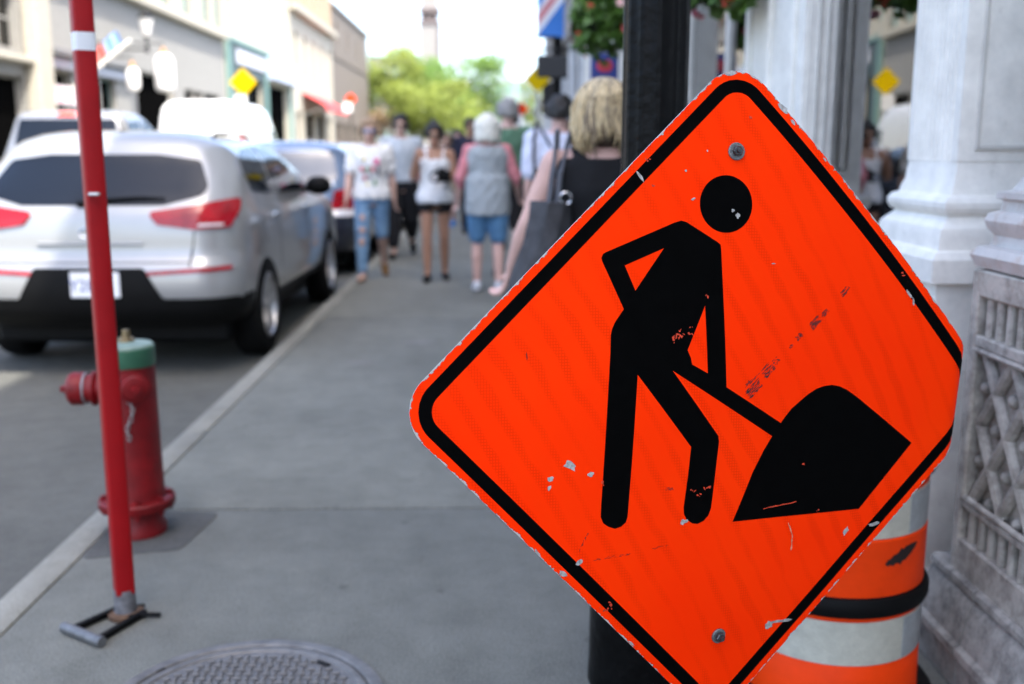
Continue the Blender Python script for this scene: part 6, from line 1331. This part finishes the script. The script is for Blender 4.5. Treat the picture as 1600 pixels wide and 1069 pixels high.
# further walkers
FAR = [('dark haired woman in black top with tan bag and blue shoes further along the pavement', (-0.60,18.2,0), R(0), 1.68, dict(fem=True, skin=SK3, hair=mat('hair_black', (0.012,0.010,0.009), 0.5), style='long', legs=[(8,6,1),(-8,18,1)], arms=[HANG, HANG], vox=0.013, shirt=dict(m=cloth('black_tee', (0.014,0.014,0.016)), z0=0.90, inf=0.02, sleeve=0.6), legwear=dict(m=cloth('beige_shorts', (0.42,0.34,0.24)), len=0.45, inf=0.016, name='shorts'), shoe=cloth('blue_shoe', (0.02,0.16,0.45)))),
       ('man in dark jacket and sunglasses facing the camera behind the women', (-0.34,16.6,0), R(0), 1.83, dict(fem=False, skin=SK2, hair=mat('hair_black', (0.012,0.010,0.009), 0.5), style='short', shades=SH_DARK, legs=[(8,6,1),(-8,18,1)], arms=[HANG, HANG], vox=0.013, shirt=dict(m=cloth('navy_jacket', (0.016,0.016,0.03)), z0=0.86, inf=0.03, sleeve=1.85, name='jacket'), legwear=dict(m=cloth('dark_trousers', (0.025,0.025,0.03)), len=1.9, inf=0.014), shoe=cloth('black_shoe', (0.012,0.011,0.011)))),
       ('tall man in grey shirt and black cap beyond the man in green', (0.24,14.0,0), R(180), 1.88, dict(fem=False, skin=SK1, hair=mat('hair_black', (0.012,0.010,0.009), 0.5), style='short', cap=cloth('black_cap', (0.012,0.012,0.013)), legs=[(8,6,1),(-8,18,1)], arms=[HANG, HANG], vox=0.013, shirt=dict(m=cloth('grey_shirt', (0.22,0.23,0.25)), z0=0.88, inf=0.024, sleeve=0.8), legwear=dict(m=cloth('dark_trousers', (0.025,0.025,0.03)), len=1.9, inf=0.014), shoe=cloth('black_shoe', (0.012,0.011,0.011)))),
       ('brown haired woman in blue dress top beside the stone shop row', (0.86,12.4,0), R(180), 1.68, dict(fem=True, skin=SK1, hair=mat('hair_brown', (0.11,0.055,0.025), 0.5, var=0.3), style='long', legs=[(8,6,1),(-8,18,1)], arms=[HANG, HANG], vox=0.013, shirt=dict(m=cloth('blue_top', (0.08,0.10,0.22)), z0=0.86, inf=0.022, sleeve=0.5), legwear=dict(m=cloth('dark_trousers', (0.025,0.025,0.03)), len=1.9, inf=0.014), shoe=cloth('black_shoe', (0.012,0.011,0.011)))),
       ('woman in pale pink top walking far down the pavement', (-0.95,21.5,0), R(0), 1.66, dict(fem=True, skin=SK1, hair=mat('hair_brown', (0.11,0.055,0.025), 0.5, var=0.3), style='long', legs=[(8,6,1),(-8,18,1)], arms=[HANG, HANG], vox=0.014, shirt=dict(m=cloth('pale_pink_top', (0.60,0.40,0.38)), z0=0.88, inf=0.02, sleeve=0.6), legwear=dict(m=cloth('dark_trousers', (0.025,0.025,0.03)), len=1.9, inf=0.014), shoe=cloth('black_shoe', (0.012,0.011,0.011)))),
       ('man in white tee walking farthest away on the pavement', (-0.25,24.0,0), R(0), 1.78, dict(fem=False, skin=SK2, hair=mat('hair_black', (0.012,0.010,0.009), 0.5), style='short', legs=[(8,6,1),(-8,18,1)], arms=[HANG, HANG], vox=0.014, shirt=dict(m=cloth('white_tee', (0.72,0.71,0.69)), z0=0.90, inf=0.022, sleeve=0.8), legwear=dict(m=cloth('dark_shorts', (0.02,0.018,0.018)), len=0.9, inf=0.02, name='shorts'), shoe=cloth('black_shoe', (0.012,0.011,0.011))))]
for lb, loc, rz, H, P in FAR: person(lb, loc, rz, H, P)
bt = MB(); bt.bbox(-0.14,0.14,-0.06,0.06,-0.13,0.12,0.03,2); bt.tube([(-0.10,0,0.11),(-0.06,0,0.26),(0.06,0,0.26),(0.10,0,0.11)], 0.012, 8); o = tag(bt.build('handbag', cloth('tan_leather', (0.36,0.24,0.12))), 'tan handbag carried by the dark haired woman with blue shoes', 'bag'); o.location = (-0.40,18.0,0.95)

# ------------------------------------------------------------------ trees at the end of the street
M_BARK = mat('bark', (0.10,0.075,0.05), 0.9, var=0.4, scale=12, bump=0.6, bscale=14)
def tree(label, x, y, h, w_, m, seed, trunk=0.28, n=4600, leaf=0.34):
    rg = random.Random(seed); t = thing('tree', label, 'tree', (x,y,-0.15), 0, 'trees at the end of the street'); tr = MB()
    tr.tube([(0,0,0),(0.05*w_,0,h*0.2),(0.02*w_,0.1,h*0.42),(0,0,h*0.75)], [trunk,trunk*0.8,trunk*0.6,trunk*0.15], 10); cl = []
    for k in range(11):
        a = 2.4*k+rg.random(); z = h*(0.40+0.45*k/11); r_ = w_*(0.28+0.22*rg.random()); e = Vector((math.cos(a)*r_, math.sin(a)*r_, z+h*0.10))
        tr.tube([(0.02*w_,0.05,z-h*0.12), tuple(e*0.55+Vector((0,0,(z-h*0.02)*0.45))), tuple(e)], [trunk*0.4,trunk*0.25,trunk*0.08], 7); cl.append((e, w_*(0.17+0.1*rg.random())))
    for k in range(12):
        a = rg.random()*6.28; q = w_*0.36*rg.random()**0.5; cl.append((Vector((math.cos(a)*q, math.sin(a)*q, h*(0.38+0.55*rg.random()))), w_*(0.13+0.12*rg.random())))
    tr.build('trunk', M_BARK, t)
    s = MB()
    for _ in range(n):
        c, r_ = cl[int(rg.random()*len(cl))]; d = Vector((rg.gauss(0,1), rg.gauss(0,1), rg.gauss(0,1))).normalized(); p = c+Vector((d.x, d.y, d.z*0.75))*r_*rg.random()**0.4
        if p.z < h*0.2 or p.z > h: continue
        u = Vector((rg.gauss(0,1), rg.gauss(0,1), rg.gauss(0,0.7))).normalized(); v = u.orthogonal().normalized(); l_ = leaf*(0.5+0.7*rg.random())
        s.add([p-u*l_*0.5, p+v*l_*0.35, p+u*l_*0.5, p-v*l_*0.35], [(0,1,2,3)])
    o = s.build('crown', m, t, smooth=False); o['kind'] = 'stuff'
def leaf_mat(name, c1, c2):
    m = mat(name, c1, 0.5, var=0.2, scale=0.5, col2=c2, spec=0.3); n, l = m.node_tree.nodes, m.node_tree.links; b = n['Principled BSDF']
    tr = n.new('ShaderNodeBsdfTranslucent'); mx = n.new('ShaderNodeMixShader'); mx.inputs[0].default_value = 0.35; l.new(b.inputs['Base Color'].links[0].from_socket, tr.inputs['Color'])
    l.new(b.outputs[0], mx.inputs[1]); l.new(tr.outputs[0], mx.inputs[2]); l.new(mx.outputs[0], n['Material Output'].inputs['Surface']); return m
LF1 = leaf_mat('leaf_green', (0.10,0.19,0.035), (0.17,0.29,0.055)); LF2 = leaf_mat('leaf_yellow_green', (0.16,0.21,0.03), (0.24,0.29,0.05)); LF3 = leaf_mat('leaf_reddish', (0.26,0.17,0.10), (0.32,0.24,0.13))
tree('tall yellow green tree at the end of the street beside the brown brick building', -10.6, 108, 11.8, 8.0, LF2, 1, 0.28, 6000, 0.4)
tree('dark green tree in the middle of the group, behind the others', -7.2, 118, 11.4, 6.5, LF1, 2)
tree('broad mid green tree at the right of the group, tallest crown', -3.4, 112, 11.4, 9.0, LF1, 3, 0.28, 6500, 0.42)
tree('low rounded yellow tree in front of the middle trees', -5.8, 98, 7.8, 8.5, LF2, 4, 0.2, 6000, 0.38)
tree('small reddish shrub tree at the foot of the brown brick building', -11.6, 100.5, 5.6, 5.5, LF3, 5, 0.15, 1800)
tree('lone pale green tree on the right behind the black lamp post', 4.6, 104, 8.8, 4.6, LF2, 6, 0.2, 1800)
# ------------------------------------------------------------------ far buildings above the trees
M_PALE = stone_mat('pale_far_stone', (0.26,0.25,0.235), (0.23,0.22,0.21), 0.1); M_COPPER = mat('green_copper', (0.20,0.30,0.26), 0.7, var=0.1); M_FBRICK = mat('far_brick', (0.15,0.125,0.12), 0.8, var=0.12)
tw = thing('tower', 'tall pale stone tower with a dark band rising behind the trees', 'tower', (-14.6,250,-0.1))
s = MB(); s.bbox(-2.3,2.0,0,5,0,30.5,0.05,1); s.bbox(-1.9,1.8,0.4,4.6,34.3,44,0.05,1); s.build('shaft', M_PALE, tw); s = MB(); s.bbox(1.9,2.3,-0.3,5.3,0,30,0.05,1); s.bbox(-2.3,2.3,-0.3,5.3,30.5,31.3,0.05,1); s.bbox(-2.3,2.3,-0.3,5.3,33.3,34.3,0.05,1)
for x in (-1.8,-0.6,0.6,1.8): s.box(x-0.25,x+0.25,0,0.4,31.3,33.3)
s.box(-1.9,1.9,4.2,4.9,31.3,33.3); s.build('belfry', M_FBRICK, tw)
cb = thing('far_building', 'pale building with a green copper roof left of the stone tower', 'building', (-21,248,-0.1))
s = MB(); s.bbox(-7.5,4.4,0,14,0,23.0,0.05,1); s.build('wall', M_PALE, cb, smooth=False); s = MB(); s.loft([[(-7.8,-0.3,23.0),(4.6,-0.3,23.0),(4.6,14.3,23.0),(-7.8,14.3,23.0)],[(-3.5,3,26.3),(3.6,3,26.3),(3.6,11,26.3),(-3.5,11,26.3)]]); s.build('roof', M_COPPER, cb, smooth=False)
for i in range(5):
    for j in range(4): s = MB(); s.box(-6.8+2.2*i,-5.8+2.2*i,-0.06,0.02,4+4.6*j,6.6+4.6*j); s.build('window', M_TPANE, cb, smooth=False)
cc = thing('far_building', 'pale blue glass building far behind the lone tree on the right', 'building', (6.0,300,-0.1))
MB().bbox(-5.5,9,0,14,0,21,0.05,1).build('wall', mat('far_blue_render', (0.27,0.32,0.34), 0.6, var=0.06), cc, smooth=False)
for i in range(5):
    for j in range(5): s = MB(); s.box(-4.6+2.6*i,-3.0+2.6*i,-0.06,0.02,2+3.8*j,4.4+3.8*j); s.build('window', M_TPANE, cc, smooth=False)
